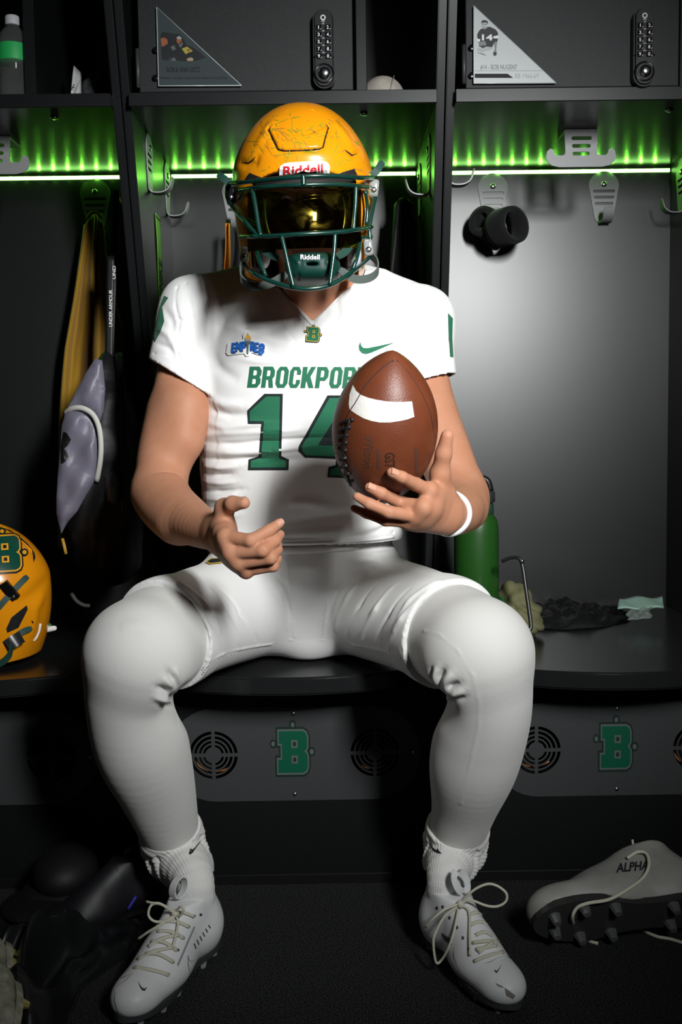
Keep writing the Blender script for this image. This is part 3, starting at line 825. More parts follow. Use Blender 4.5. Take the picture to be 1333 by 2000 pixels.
JL, TL = hand(F, W, HL, .026, wd, [(434, 1018, 1.500, .0165), (439, 992, 1.482, .0130), (455, 984, 1.458, .0112), (477, 982, 1.444, .0092)])
# ---- gripping hand (photo right)
W2 = at(872, 1000, 1.52)
HR = {'i': [at(838, 958, 1.452), contact(813, 946, .0103, 1.41), contact(785, 932, .0094, 1.40), contact(765, 923, .0082, 1.40)],
      'm': [at(827, 991, 1.442), contact(779, 981, .0103, 1.418), contact(745, 963, .0094, 1.41), contact(722, 952, .0082, 1.41)],
      'r': [at(812, 1008, 1.450), at(760, 1000, 1.430), at(722, 984, 1.427), at(698, 970, 1.432)],
      'p': [at(797, 1019, 1.462), at(754, 1017, 1.455), at(716, 1003, 1.458), at(692, 993, 1.464)]}
wd2 = [np.array([-.004, -.004, .012]), np.array([-.004, -.006, .004]), np.array([-.004, -.005, -.005]), np.array([-.003, -.002, -.013])]
JR, TR = hand(F, W2, HR, .028, wd2, [(866, 962, 1.500, .0175), (860, 925, 1.476, .0140), (867, 886, 1.462, .0118), (874, 851, 1.452, .0094)])
V, Q = F.surf(); V = relax(V, Q, 2, .45)
N = vnormals(V, Q)
# knuckle creases and elbow fold
cr = []
for J in (JL, JR):
    for f in 'imrp':
        for jn, wdt in ((1, .0016), (2, .0013)):
            P = J[f]; ax = P[jn+1]-P[jn-1]; ax /= np.linalg.norm(ax); toc = CAM-P[jn]; toc /= np.linalg.norm(toc)
            sd = np.cross(ax, toc); sd /= np.linalg.norm(sd); c0 = P[jn]+toc*RAD[f][jn]
            for o_ in (-.002, .0015): cr.append(([c0+ax*o_-sd*.005, c0+ax*o_+sd*.005], wdt, -.0007))
cr.append((onsurf(qbvh(V, Q), [(300, 925), (330, 921), (355, 930), (372, 945)]), .004, -.0025))
V = strokes(V, N, cr)
body = fastmesh('body', V, Q, SKIN, player)
del F
# nails
NAILM = mat('finger nail', (.54, .285, .20), .3, spec=.5)
def nail(tip, prev, nrm, r):
    ax = tip-prev; ax /= np.linalg.norm(ax); n = nrm-ax*(nrm@ax); n /= np.linalg.norm(n); sd = np.cross(ax, n); Vn = []; Fn = []
    for i in range(6):
        for j in range(7):
            u = -.8+1.6*j/6; v = -.75+1.15*i/5; sh = 1 if i < 4 else (1-.12*(i-3)*abs(u))
            th = u*.85; Vn.append(tip+ax*(v*r*1.25*sh+r*.10)+n*(r*cos(th)*.96+.0005)+sd*r*sin(th)*.90)
    for i in range(5):
        for j in range(6): a = i*7+j; Fn.append((a, a+1, a+8, a+7))
    mesh('fingernail', Vn, Fn, NAILM, body, True)
nail(JL['i'][3], JL['i'][2], np.array([.25, -1, .25]), .0079)
nail(TL[3], TL[2], np.array([-.2, -.3, 1]), .0093)
for f in 'im': nail(JR[f][3], JR[f][2], np.array([-.1, -1, .55]), .0083)
# eyes
EYEW = mat('eye white', (.75, .73, .70), .2); IRIS = mat('iris', (.05, .09, .13), .15); BROWM = mat('eyebrow hair', (.05, .03, .02), .8)
for sx in (-1, 1):
    ec = HC+np.array([sx*.031, -.0785, .009])
    e = lathe('eye', [(.0005, -.0118)]+[(.0118*cos(a), .0118*sin(a)) for a in np.linspace(-1.4, 1.4, 11)]+[(.0005, .0118)], EYEW, body, ec, 16, (0, -1, 0))
    lathe('iris', [(.0055, 0), (.005, .0006), (.0005, .0010)], IRIS, e, ec+np.array([0, -.0108, 0]), 14, (0, -1, 0))
    tube('eyebrow', [HC+np.array([sx*(.014+.034*t), -.094+.014*t*t, .030+.006*sin(pi*t)]) for t in np.linspace(0, 1, 7)], [.002, .0035, .004, .004, .0035, .003, .0015], BROWM, body, 8)
# ================================================================== jersey
F = Field((-.40, 1.62, .70), (.31, 2.06, 1.30), .0030)
zh = at(590, 1062, 1.93)[2]
torso(F, 0, zh, at(600, 540, 1.87)[2], 0)
# bulge above the hem
F.func(lambda d, X, Y, Z: d-.006*np.exp(-((Z-(zh+.02))/.018)**2)*(d < .5), None, None)
for s, sh in ((-1, [sp(520, 585, 1.87, 52), sp(440, 600, 1.865, 60), sp(382, 620, 1.86, 68)]), (1, [sp(690, 585, 1.87, 52), sp(760, 605, 1.865, 60), sp(822, 632, 1.86, 62)])):
    F.chain(sh, k=.03)
# pad shelf: flat shoulder tops
F.cap(at(500, 560, 1.88), at(366, 584, 1.87), .040, .034, k=.025); F.cap(at(705, 562, 1.88), at(836, 604, 1.87), .040, .034, k=.025)
F.chain([sp(382, 612, 1.86, 64), sp(362, 690, 1.84, 67), sp(346, 800, 1.81, 72)], k=.03)
F.chain([sp(820, 632, 1.86, 62), sp(824, 700, 1.84, 64), sp(832, 800, 1.81, 66)], k=.03)
# sleeve ends
for pl, n, rg, ax in (((350, 737, 1.83), (-.52, -.05, -.82), ((-.40, 1.65, .80), (-.20, 2.03, 1.16)), ARML), ((838, 744, 1.83), (.22, -.05, -.95), ((.10, 1.65, .80), (.31, 2.03, 1.16)), ARMR)):
    P = at(*pl); n = np.array(n)
    sl, X, Y, Z = F.sub(*rg); n = n/np.linalg.norm(n); pd = ((X-P[0])*n[0]+(Y-P[1])*n[1]+(Z-P[2])*n[2]).astype(np.float32)
    # keep the trunk: only cut inside the arm's neighbourhood
    A = ax[1][0]; B = ax[3][0]; ba = (B-A).astype(np.float32); q = [X-A[0], Y-A[1], Z-A[2]]; t = np.clip((q[0]*ba[0]+q[1]*ba[1]+q[2]*ba[2])/(ba@ba), -.6, 1)
    rr = np.sqrt((q[0]-t*ba[0])**2+(q[1]-t*ba[1])**2+(q[2]-t*ba[2])**2)
    F.cut(sl, np.maximum(-pd, rr-.090).astype(np.float32))
    F.cut(sl, np.maximum(-(pd+.03), rr-.0530).astype(np.float32))
    # trunk restored where the cut reached into it
Fb = Field(F.lo, F.lo+(F.n-1)*F.h, F.h); torso(Fb, .001, zh, at(600, 640, 1.87)[2], 0); F.d = np.minimum(F.d, Fb.d); del Fb
# neck opening
F.cutcap(at(606, 515, 1.82), at(600, 440, 1.70), .0600, .072, k=.004)
a, b, c = at(543, 555, 1.745), at(611, 628, 1.745), at(688, 550, 1.745)
sl, X, Y, Z = F.sub((a[0]-.02, 1.60, b[2]-.02), (c[0]+.02, 1.875, 1.30))
l1 = (Z-b[2])-(a[2]-b[2])*(X-b[0])/(a[0]-b[0]); l2 = (Z-b[2])-(c[2]-b[2])*(X-b[0])/(c[0]-b[0])
F.cut(sl, -np.minimum(np.minimum(l1, l2)*.75, (1.872-Y)).astype(np.float32), .004)
V, Q = F.surf(); V = relax(V, Q, 2, .4); del F
bv = qbvh(V, Q); N = vnormals(V, Q)
S = lambda pts, wd, am, tp=True: (onsurf(bv, pts), wd*.85, am*(1.55 if tp else 1.2), tp)
it = [
 # yoke seam, panel seams
 S([(345, 620), (360, 628), (420, 630), (480, 640), (540, 640)], .0022, -.0018, False), S([(346, 560), (343, 600), (350, 625), (345, 680), (352, 705)], .0025, -.0022, False),
 S([(363, 552), (372, 590), (378, 622)], .002, -.0016, False), S([(386, 548), (398, 590), (404, 625)], .002, -.0016, False), S([(414, 543), (428, 590), (440, 630)], .002, -.0014, False),
 S([(506, 575), (540, 620), (575, 665), (602, 690)], .002, -.0014, False), S([(728, 545), (722, 580), (690, 615), (660, 640)], .002, -.0014, False), S([(818, 560), (822, 600), (812, 640)], .002, -.0014, False), S([(845, 570), (858, 620), (852, 690)], .002, -.0013, False),
 # V collar pleats
 S([(572, 615), (575, 640)], .0016, -.001), S([(588, 615), (592, 655)], .0016, -.001), S([(648, 612), (640, 655)], .0016, -.001), S([(662, 608), (655, 640)], .0016, -.001), S([(676, 600), (672, 635)], .0016, -.001),
 # chest folds
 S([(430, 625), (480, 650), (540, 668), (600, 676)], .010, .0028), S([(440, 660), (500, 690), (580, 700), (680, 695)], .009, -.0022), S([(455, 700), (500, 706), (580, 708), (690, 704)], .006, .0025),
 S([(410, 690), (430, 720), (470, 745)], .012, -.003), S([(405, 775), (440, 790), (480, 790)], .010, .0035), S([(410, 800), (450, 812), (490, 808)], .008, -.004), S([(405, 825), (440, 835), (500, 828), (560, 830)], .008, .0035),
 # belly folds
 S([(400, 862), (450, 868), (520, 862), (600, 858), (660, 850)], .006, -.0048), S([(400, 878), (450, 884), (520, 880), (590, 872), (640, 868)], .007, .0042), S([(400, 850), (440, 846), (520, 842), (600, 838)], .007, .0035),
 S([(398, 895), (430, 898), (490, 896), (540, 893)], .0055, -.0042), S([(398, 910), (430, 913), (470, 910)], .006, .004), S([(398, 925), (430, 928), (460, 925)], .005, -.0038), S([(398, 940), (430, 943), (465, 940)], .006, .0035), S([(398, 957), (430, 960), (480, 955)], .005, -.0038), S([(398, 972), (430, 975), (470, 970)], .006, .0032), S([(398, 990), (425, 992), (470, 985)], .005, -.003), S([(398, 1008), (430, 1010), (470, 1003)], .006, .003),
 S([(500, 905), (560, 900), (640, 895)], .010, -.003), S([(560, 985), (600, 980), (650, 990)], .012, .0035), S([(555, 1020), (620, 1012), (700, 1000), (745, 985)], .010, -.003), S([(560, 1045), (640, 1038), (720, 1030), (770, 1020)], .012, .004),
 S([(770, 1020), (750, 1030), (700, 1050)], .006, -.003), S([(775, 1000), (740, 1010)], .006, .004),
 S([(700, 600), (740, 640), (780, 660)], .014, .003), S([(760, 580), (790, 630), (800, 680)], .012, -.0022), S([(690, 680), (740, 700), (790, 700)], .010, .003),
 # sleeve folds
 S([(310, 640), (330, 655), (350, 690)], .008, .003), S([(305, 670), (330, 680), (345, 700)], .006, -.003), S([(320, 600), (335, 625), (340, 650)], .008, -.002), S([(850, 650), (870, 660), (880, 690)], .008, .003), S([(840, 700), (862, 704), (884, 700)], .006, -.0025),
 # sleeve hem stitching
 S([(300, 690), (330, 695), (362, 715), (388, 745)], .0022, -.002, False), S([(828, 735), (855, 722), (884, 715)], .0022, -.002, False),
 # hem of the jersey
 S([(430, 1048), (520, 1052), (600, 1050), (700, 1046), (770, 1040)], .003, -.003, False),
]
V = strokes(V, N, it)
J_BVH = qbvh(V, Q)
jersey = fastmesh('jersey', V, Q, JERSEY, player)
cpts = onsurf(J_BVH, [(541, 563), (556, 578), (580, 603), (602, 627), (611, 634), (620, 626), (644, 600), (668, 576), (688, 556)], .0003)
tube('collar_trim', cpts, .0022, JERSEY, jersey, 8, smooth=3)
hpts = onsurf(J_BVH, [(432, 1060), (470, 1061), (520, 1062), (580, 1061), (640, 1059), (700, 1056), (745, 1052), (770, 1048)], .0003)
tube('hem', hpts, .0028, JERSEY, jersey, 8, smooth=4)
# ---- lettering and badges on the jersey
GREENT = mat('green twill', (.010, .135, .065), .75, bump=(900, .3), sheen=.1); DARKT = mat('black twill', (.006, .014, .014), .8, bump=(900, .3)); PALET = mat('pale green stitch', (.22, .33, .28), .8)
GOLDT = mat('gold twill', (.62, .42, .06), .7); BLUET = mat('blue twill', (.01, .12, .48), .7); BLUED = mat('dark blue twill', (.006, .03, .12), .7); ORANGET = mat('flame orange', (.80, .42, .06), .7); WT = mat('white twill', (.80, .80, .79), .8)
GLY = {
 'B': [[(0, 0), (.78, 0), (1, .2), (1, .40), (.9, .5), (1, .60), (1, .8), (.78, 1), (0, 1)], [(.36, .17), (.58, .17), (.64, .23), (.64, .36), (.58, .42), (.36, .42)], [(.36, .58), (.58, .58), (.64, .64), (.64, .77), (.58, .83), (.36, .83)]],
 'R': [[(0, 0), (.78, 0), (1, .2), (1, .46), (.86, .58), (1, 1), (.64, 1), (.52, .62), (.36, .62), (.36, 1), (0, 1)], [(.36, .17), (.58, .17), (.64, .23), (.64, .38), (.58, .45), (.36, .45)]],
 'O': [[(.22, 0), (.78, 0), (1, .2), (1, .8), (.78, 1), (.22, 1), (0, .8), (0, .2)], [(.42, .17), (.58, .17), (.64, .24), (.64, .76), (.58, .83), (.42, .83), (.36, .76), (.36, .24)]],
 'C': [[(.22, 0), (.78, 0), (1, .2), (1, .38), (.64, .38), (.64, .24), (.58, .17), (.42, .17), (.36, .24), (.36, .76), (.42, .83), (.58, .83), (.64, .76), (.64, .62), (1, .62), (1, .8), (.78, 1), (.22, 1), (0, .8), (0, .2)]],
 'K': [[(0, 0), (.36, 0), (.36, .36), (.62, 0), (1, 0), (.66, .47), (1, 1), (.62, 1), (.42, .68), (.36, .76), (.36, 1), (0, 1)]],
 'P': [[(0, 0), (.78, 0), (1, .2), (1, .48), (.78, .66), (.36, .66), (.36, 1), (0, 1)], [(.36, .17), (.58, .17), (.64, .23), (.64, .42), (.58, .49), (.36, .49)]],
 'T': [[(0, 0), (1, 0), (1, .2), (.68, .2), (.68, 1), (.32, 1), (.32, .2), (0, .2)]],
 'E': [[(0, 0), (1, 0), (1, .2), (.4, .2), (.4, .4), (.85, .4), (.85, .6), (.4, .6), (.4, .8), (1, .8), (1, 1), (0, 1)]],
 'M': [[(0, 0), (.3, 0), (.5, .4), (.7, 0), (1, 0), (1, 1), (.72, 1), (.72, .5), (.5, .85), (.28, .5), (.28, 1), (0, 1)]],
 '8': [[(.22, 0), (.78, 0), (1, .15), (1, .4), (.88, .5), (1, .6), (1, .85), (.78, 1), (.22, 1), (0, .85), (0, .6), (.12, .5), (0, .4), (0, .15)], [(.38, .2), (.62, .2), (.62, .4), (.38, .4)], [(.38, .6), (.62, .6), (.62, .8), (.38, .8)]],
}
def glyph(ch, x0, y0, x1, y1, shear=0, dy=0):
    return [[(x0+(x1-x0)*u+shear*(.5-v)*(y1-y0), y0+(y1-y0)*v+dy*u) for u, v in L] for L in GLY[ch]]
xs = [(486, 512), (513, 538), (540, 565), (566, 589), (590, 617), (618, 643), (645, 670), (671, 697), (697, 722)]
for i, (ch, (a, b)) in enumerate(zip('BROCKPORT', xs)):
    dy0 = 1.0*(i/8)
    decal('letter_print', glyph(ch, a, 716+dy0, b-1.5, 757+dy0*1.5, .13), J_BVH, GREENT, jersey, 6, .0010)
one = [(527, 770), (551, 770), (548, 890), (564, 897), (563, 917), (485, 917), (487, 898), (506, 891), (510, 824), (486, 824), (485, 802)]
def numeral(L, name):
    decal(name, [L], J_BVH, DARKT, jersey, 7, .0010)
numeral([(517, 769), (553, 769), (550, 890), (565, 897), (564, 918), (485, 918), (486, 898), (506, 890), (511, 828), (485, 828), (484, 801)], 'number_print')
decal('number_print', [[(521, 774), (547.5, 774), (545, 893), (559, 900), (559, 913), (490, 913), (491, 901), (511, 894), (516, 823), (489, 823), (488.5, 803)]], J_BVH, GREENT, jersey, 7, .0018)
numeral([(640, 772), (716, 772), (706, 876), (722, 878), (720, 897), (704, 897), (702, 920), (716, 925), (714, 935), (640, 932), (642, 912), (656, 908), (657, 896), (596, 893), (583, 880), (584, 872)], 'number_print')
decal('number_print', [[(644, 777), (711, 777), (701, 880), (716, 882), (715, 892), (699, 892), (697, 924), (710, 928), (644, 928), (646, 916), (661, 911), (662, 891), (598, 888), (590, 879), (590, 873)], [(664, 800), (668, 800), (666, 870), (622, 869)]], J_BVH, GREENT, jersey, 7, .0018)
# swoosh
SW = [(704, 668), (701, 676), (702, 684), (708, 690), (716, 691.5), (726, 689), (770, 669.5), (730, 678), (718, 680.5), (710, 680), (706, 676)]
decal('logo_print', [SW], J_BVH, GREENT, jersey, 6, .0010)
# league badge
badge = [(447, 672), (452, 668), (472, 665), (477, 664), (477, 654), (481, 648), (488, 647), (494, 652), (496, 664), (512, 666), (520, 675), (520, 687), (514, 696), (505, 694), (493, 690), (489, 697), (482, 698), (478, 692), (458, 694), (448, 695), (444, 690)]
bd = decal('badge', [badge], J_BVH, WT, jersey, 5, .0030)
BDB = bvh_of(bd)
for ch, x0, x1, y0, y1 in (('E', 453, 461, 670, 690), ('M', 461.5, 472, 668, 687), ('P', 472.5, 480.5, 667, 687), ('R', 489.5, 497, 667, 686), ('E', 497.5, 505, 669, 689), ('8', 505.5, 516.5, 671, 694)):
    decal('letter_print', glyph(ch, x0+.8, y0+1, x1+.8, y1+1, .1), BDB, BLUED, bd, 4, .0010); decal('letter_print', glyph(ch, x0, y0, x1, y1-1, .1), BDB, BLUET, bd, 4, .0015)
decal('torch_print', [[(480, 667), (492, 667), (490, 672), (487.5, 673), (486, 692), (483, 692), (483, 673), (481, 671)]], BDB, mat('torch steel', (.09, .12, .14), .7), bd, 4, .0019); decal('torch_print', [[(481, 665), (480, 660), (484, 655), (485, 650), (489, 656), (492, 660), (491, 666)]], BDB, ORANGET, bd, 4, .0019)
decal('torch_print', [[(481, 662), (491, 662), (491.5, 667), (480.5, 667)]], BDB, GREY, bd, 4, .0023)
# small B badge under the collar
def emblem_px(cx, cy, wd, ht, bvh, parent, mm, rot=0, off=.0012, skew=0, step=6):
    for i, (k, loops) in enumerate(emblem_layers()):
        LL = [[(cx+(u*cos(rot)*wd-(v-.5)*sin(rot)*ht)+skew*(v-.5), cy+(u*sin(rot)*wd+(v-.5)*cos(rot)*ht)) for u, v in L] for L in loops]
        decal('emblem_print', LL, bvh, mm[k], parent, step, off+.00022*i)
emblem_px(612, 654, 24, 26, J_BVH, jersey, {'dark': DARKT, 'line': GOLDT, 'fill': GREENT}, .06)
# green sleeve stripes
decal('sleeve_stripe', [[(322, 578), (330, 582), (318, 600), (322, 628), (314, 650), (304, 668), (302, 655), (308, 630), (314, 600)]], J_BVH, GREENT, jersey, 5, .0012)
decal('sleeve_stripe', [[(875, 612), (884, 622), (883, 660), (885, 698), (879, 696), (876, 650)]], J_BVH, GREENT, jersey, 5, .0012)
# mesh side panel: rows of small dark holes
MESHM = mat('pinkish mesh over skin', (.45, .30, .26), .9); HOLE = mat('mesh hole', (.16, .09, .075), .9)
decal('side_mesh', [[(384, 872), (404, 868), (403, 900), (405, 950), (404, 1004), (394, 1000), (388, 940)]], J_BVH, MESHM, jersey, 5, .0012)
# ================================================================== legs
LEGL = [sp(500, 1178, 1.975, 98), sp(400, 1208, 1.80, 99), sp(318, 1242, 1.66, 101), sp(274, 1278, 1.575, 102)]
SHINL = [sp(272, 1284, 1.575, 103), sp(256, 1360, 1.592, 87), sp(276, 1452, 1.63, 90), sp(305, 1535, 1.675, 74), sp(329, 1612, 1.72, 57), sp(342, 1655, 1.745, 46)]
LEGR = [sp(700, 1176, 1.975, 98), sp(800, 1205, 1.80, 99), sp(884, 1240, 1.66, 101), sp(930, 1274, 1.575, 104)]
SHINR = [sp(934, 1282, 1.575, 104), sp(950, 1370, 1.592, 88), sp(940, 1430, 1.62, 88), sp(925, 1492, 1.65, 84), sp(909, 1565, 1.695, 64), sp(896, 1622, 1.73, 53), sp(889, 1655, 1.75, 46)]
def leg(name, TH, SH, creases, fold):
    P = np.array([p for p, r in TH+SH]); lo = P.min(0)-.13; hi = P.max(0)+.13
    F = Field(lo, hi, .0032)
    F.chain([(TH[1][0], TH[1][1]-.006), (TH[2][0], TH[2][1]+.0005), (TH[3][0], TH[3][1]+.0035)], k=.02); F.chain([(p, r+.0015) for p, r in SH], k=.02)
    kn = TH[-1][0]
    F.ell(kn+np.array([0, -.012, .012]), (.066, .066, .062), k=.03)      # knee cap
    F.halfspace(TH[1][0]-(TH[2][0]-TH[1][0])*.1, TH[1][0]-TH[2][0])
    # knee pit
    F.cutcap(*fold, .012, .012, k=.045)
    V, Q = F.surf(); V = relax(V, Q, 13, .5); N = vnormals(V, Q); b = qbvh(V, Q)
    V = strokes(V, N, [(onsurf(b, p), w_, a_)+((False,) if len(c_) else ()) for p, w_, a_, *c_ in creases])
    o = fastmesh(name, V, Q, TIGHT, player); return o, qbvh(V, Q)
tl, TLB = leg('leg_tights', LEGL, SHINL, [([(344, 1364), (325, 1350), (303, 1340)], .0055, -.008), ([(346, 1352), (333, 1335), (316, 1322)], .006, .006), ([(342, 1372), (322, 1366), (300, 1360)], .005, .006), ([(346, 1342), (338, 1326), (326, 1308)], .005, -.007), ([(342, 1379), (325, 1378), (303, 1374)], .0045, -.005), ([(350, 1338), (345, 1318), (338, 1304)], .006, .005),
    ([(390, 1318), (370, 1330), (345, 1352)], .003, .0025), ([(342, 1385), (352, 1420), (368, 1470)], .002, .001, 1), ([(230, 1225), (270, 1222), (300, 1240)], .012, .0025)], (at(352, 1372, 1.56), at(400, 1385, 1.75)))
tr, TRB = leg('leg_tights', LEGR, SHINR, [([(868, 1357), (880, 1342), (900, 1332)], .0055, -.008), ([(870, 1366), (888, 1354), (910, 1346)], .006, .006), ([(866, 1347), (872, 1328), (886, 1312)], .006, .006), ([(860, 1342), (860, 1322), (870, 1306)], .005, -.007), ([(872, 1373), (890, 1367), (912, 1360)], .0045, -.006), ([(852, 1338), (850, 1318), (856, 1302)], .006, .005), ([(846, 1332), (842, 1316), (846, 1304)], .0045, -.005),
    ([(828, 1232), (860, 1240), (895, 1270), (925, 1320), (936, 1370), (935, 1420), (920, 1490), (900, 1570)], .0022, .0010, 1)], (at(862, 1365, 1.56), at(815, 1385, 1.75)))
# ================================================================== pants
F = Field((-.42, 1.60, .44), (.37, 2.16, .80), .0032)
F.ell(at(597, 1160, 2.02), (.180, .135, .120), k=.03)
Zt = at(597, 1046, 1.95)[2]
F.ell(at(592, 1085, 1.958), (.178, .130, .10), k=.05, power=2.6); F.halfspace((0, 0, Zt), (0, 0, 1))
for TH in (LEGL, LEGR):
    F.chain([(p, r+.0045) for p, r in TH[:3]], k=.035)
    d = TH[3][0]-TH[2][0]; d /= np.linalg.norm(d)
    F.cap(TH[2][0]-d*.02, TH[2][0]+d*.05, TH[2][1]+.002, TH[2][1]-.004, k=.03)
F.cap(at(600, 1120, 1.955), at(602, 1246, 1.938), .066, .038, k=.06)
# hems above the knee
for TH, n, pt in ((LEGL, (-.42, -.80, -.12), (306, 1240, 1.668)), (LEGR, (.42, -.80, -.12), (896, 1240, 1.668))):
    F.halfspace(at(*pt), n, region=((F.lo[0], F.lo[1], F.lo[2]), (-.02, F.lo[1]+5, 2)) if n[0] < 0 else ((-.06, F.lo[1], F.lo[2]), (F.lo[0]+5, F.lo[1]+5, 2)))
# flat underside on the bench
F.halfspace((0, 0, ZB+.0015), (0, 0, -1), k=.01)
V, Q = F.surf(); V = relax(V, Q, 2, .4); N = vnormals(V, Q); bv = qbvh(V, Q)
it = [
 S([(236, 1180), (300, 1165), (350, 1190), (385, 1240), (400, 1285)], .0045, .0028), S([(262, 1165), (320, 1150), (370, 1180), (400, 1230), (412, 1270)], .005, -.0035), S([(300, 1150), (350, 1140), (400, 1180), (430, 1230)], .006, .003),
 S([(430, 1150), (470, 1200), (505, 1255)], .005, -.003), S([(410, 1150), (440, 1200), (470, 1262)], .006, .003), S([(380, 1160), (410, 1210), (435, 1275)], .005, -.003), S([(520, 1110), (555, 1150), (570, 1210)], .006, -.004), S([(505, 1110), (545, 1165), (560, 1225)], .007, .0025),
 S([(600-42, 1095), (566, 1140), (572, 1200), (575, 1245)], .002, .0014, False), S([(654, 1080), (648, 1130), (638, 1190), (632, 1245)], .002, .0014, False),
 S([(405, 1290), (430, 1280), (470, 1268), (530, 1258), (570, 1250)], .0022, .002, False), S([(630, 1250), (690, 1260), (750, 1272), (800, 1286)], .0022, .002, False),
 # right thigh gathers
 S([(700, 1110), (660, 1150), (640, 1210)], .006, -.0035), S([(720, 1120), (680, 1165), (655, 1230)], .006, .003), S([(750, 1130), (705, 1180), (678, 1248)], .005, -.0035), S([(775, 1140), (735, 1190), (705, 1255)], .006, .0035), S([(800, 1150), (760, 1200), (735, 1262)], .005, -.004), S([(830, 1165), (785, 1210), (760, 1270)], .006, .004), S([(845, 1180), (810, 1225), (785, 1275)], .005, -.004),
 S([(970, 1180), (900, 1160), (840, 1190), (812, 1250), (806, 1290)], .0045, .003), S([(940, 1160), (880, 1148), (825, 1180), (795, 1235)], .0055, -.0035), S([(905, 1140), (850, 1140), (800, 1175), (770, 1230)], .006, .0035),
 S([(680, 1085), (730, 1090), (790, 1105)], .008, -.003), S([(670, 1100), (720, 1105), (770, 1118)], .008, .003),
 S([(420, 1100), (470, 1095), (520, 1098)], .006, -.002),
]
V = strokes(V, N, it); P_BVH = qbvh(V, Q)
pants = fastmesh('pants', V, Q, PANTS, player)
# waistband under the jersey hem
bb = onsurf(P_BVH, [(440, 1080), (480, 1077), (530, 1075), (600, 1073), (690, 1068), (765, 1064)], .001)
tube('waistband', smoothpts(bb, 6), .0075, PANTS, pants, 8, flat=.4, nrm=(0, -1, .1))
decal('hip_logo', [[(402, 1100), (412, 1092), (444, 1090), (446, 1094), (436, 1101), (410, 1104)]], P_BVH, GOLDT, pants, 5, .002); decal('hip_logo', [[(406, 1099), (414, 1094), (441, 1092), (434, 1099), (412, 1102)]], P_BVH, DARKT, pants, 5, .0026)
# perforated inner-thigh panels
def perf(poly, bvh, parent, dx, dy, r, m, zone):
    me_pts = []
    def inside(x, y):
        c = False; n = len(poly)
        for i in range(n):
            (x1, y1), (x2, y2) = poly[i], poly[i-1]
            if (y1 > y) != (y2 > y) and x < (x2-x1)*(y-y1)/(y2-y1)+x1: c = not c
        return c
    bm = bmesh.new(); y = min(p[1] for p in poly); row = 0
    while y < max(p[1] for p in poly):
        x = min(p[0] for p in poly)+(dx/2 if row % 2 else 0)
        while x < max(p[0] for p in poly):
            if inside(x, y):
                d = Vector(ray(x, y)); hh = bvh.ray_cast(Vector(CAM), d)
                if hh[0] is not None and hh[1].dot(d) < -.05:
                    n = hh[1]; c = hh[0]+n*.0006; u = n.orthogonal().normalized(); v = n.cross(u)
                    bm.faces.new([bm.verts.new(c+(u*cos(a)+v*sin(a))*r) for a in (k*pi/3 for k in range(6))])
            x += dx
        y += dy; row += 1
    o = from_bm('mesh_holes', bm, m, parent); o['kind'] = 'stuff'; return o
PH = mat('mesh hole shadow grey', (.17, .17, .165), .9)
perf([(408, 1292), (440, 1282), (508, 1262), (512, 1290), (480, 1312), (440, 1335), (400, 1345), (392, 1310)], P_BVH, pants, 6.0, 4.2, .0013, PH, 0)
perf([(690, 1264), (750, 1274), (800, 1290), (808, 1325), (770, 1315), (715, 1300), (694, 1285)], P_BVH, pants, 6.0, 4.2, .0013, PH, 0)
perf([(385, 872), (403, 870), (404, 1004), (395, 1000), (388, 940)], J_BVH, jersey, 4.2, 3.2, .0010, HOLE, 0)
# ================================================================== socks
def sock(pts, bumps, swoosh):
    P = np.array([p for p, r in pts]); F = Field(P.min(0)-.08, P.max(0)+.08, .0022)
    F.chain(pts, k=0)
    F.halfspace(pts[0][0], pts[0][0]-pts[1][0])
    V, Q = F.surf(); V = relax(V, Q, 3, .5); N = vnormals(V, Q)
    C = smoothpts(P, 10); L = np.r_[0, np.cumsum(np.linalg.norm(np.diff(C, axis=0), axis=1))]
    dd = np.linalg.norm(V[:, None]-C[None], axis=2); k = dd.argmin(1); T, N0, B0 = frames(C)
    R_ = V-C[k]; s_ = L[k]+np.sum(R_*T[k], 1); th = np.arctan2(np.sum(R_*B0[k], 1), np.sum(R_*N0[k], 1))
    s_ = s_+.0035*np.sin(th*1+.8)
    dsp = .0006*np.sin(th*40)*np.clip((s_-.022)/.01, 0, 1)
    for s0, w_, a_ in bumps: dsp = dsp+a_*np.exp(-((s_-s0)/w_)**2)*(1+.35*np.sin(th*3+s0*90))
    V = V+N*dsp[:, None]
    o = fastmesh('sock', V, Q, SOCK, player); bb = qbvh(V, Q)
    decal('logo_print', [swoosh], bb, BLACKI, o, 5, .0009)
    return o
SOCKB = [(.012, .005, .0024), (.022, .003, -.0018), (.045, .006, .0042), (.054, .003, -.004), (.070, .007, .0045), (.080, .003, -.0042), (.096, .006, .004), (.106, .003, -.004)]
# wristband
wa = JR['m'][0]-W2; fo = W2-FORR[2][0]; fo /= np.linalg.norm(fo)
wc = at(878, 1003, 1.535); u = np.cross(fo, [0, 0, 1]); u /= np.linalg.norm(u); v = np.cross(u, fo)
BANDM = mat('white silicone', (.78, .79, .80), .4)
BODY_BVH = bvh_of(body)
wbp = []
for k in range(40):
    a = 2*pi*k/40; d = Vector(u*cos(a)+v*sin(a)); hh = BODY_BVH.ray_cast(Vector(wc)+d*.09, -d)
    wbp.append((np.array(hh[0])+np.array(d)*.0022) if hh[0] is not None else wc+np.array(d)*.034)
wbp = np.array(wbp)
for _ in range(3): wbp = (np.roll(wbp, 1, 0)+wbp*2+np.roll(wbp, -1, 0))/4
tube('wristband', wbp, .0046, BANDM, player, 10, closed=True)
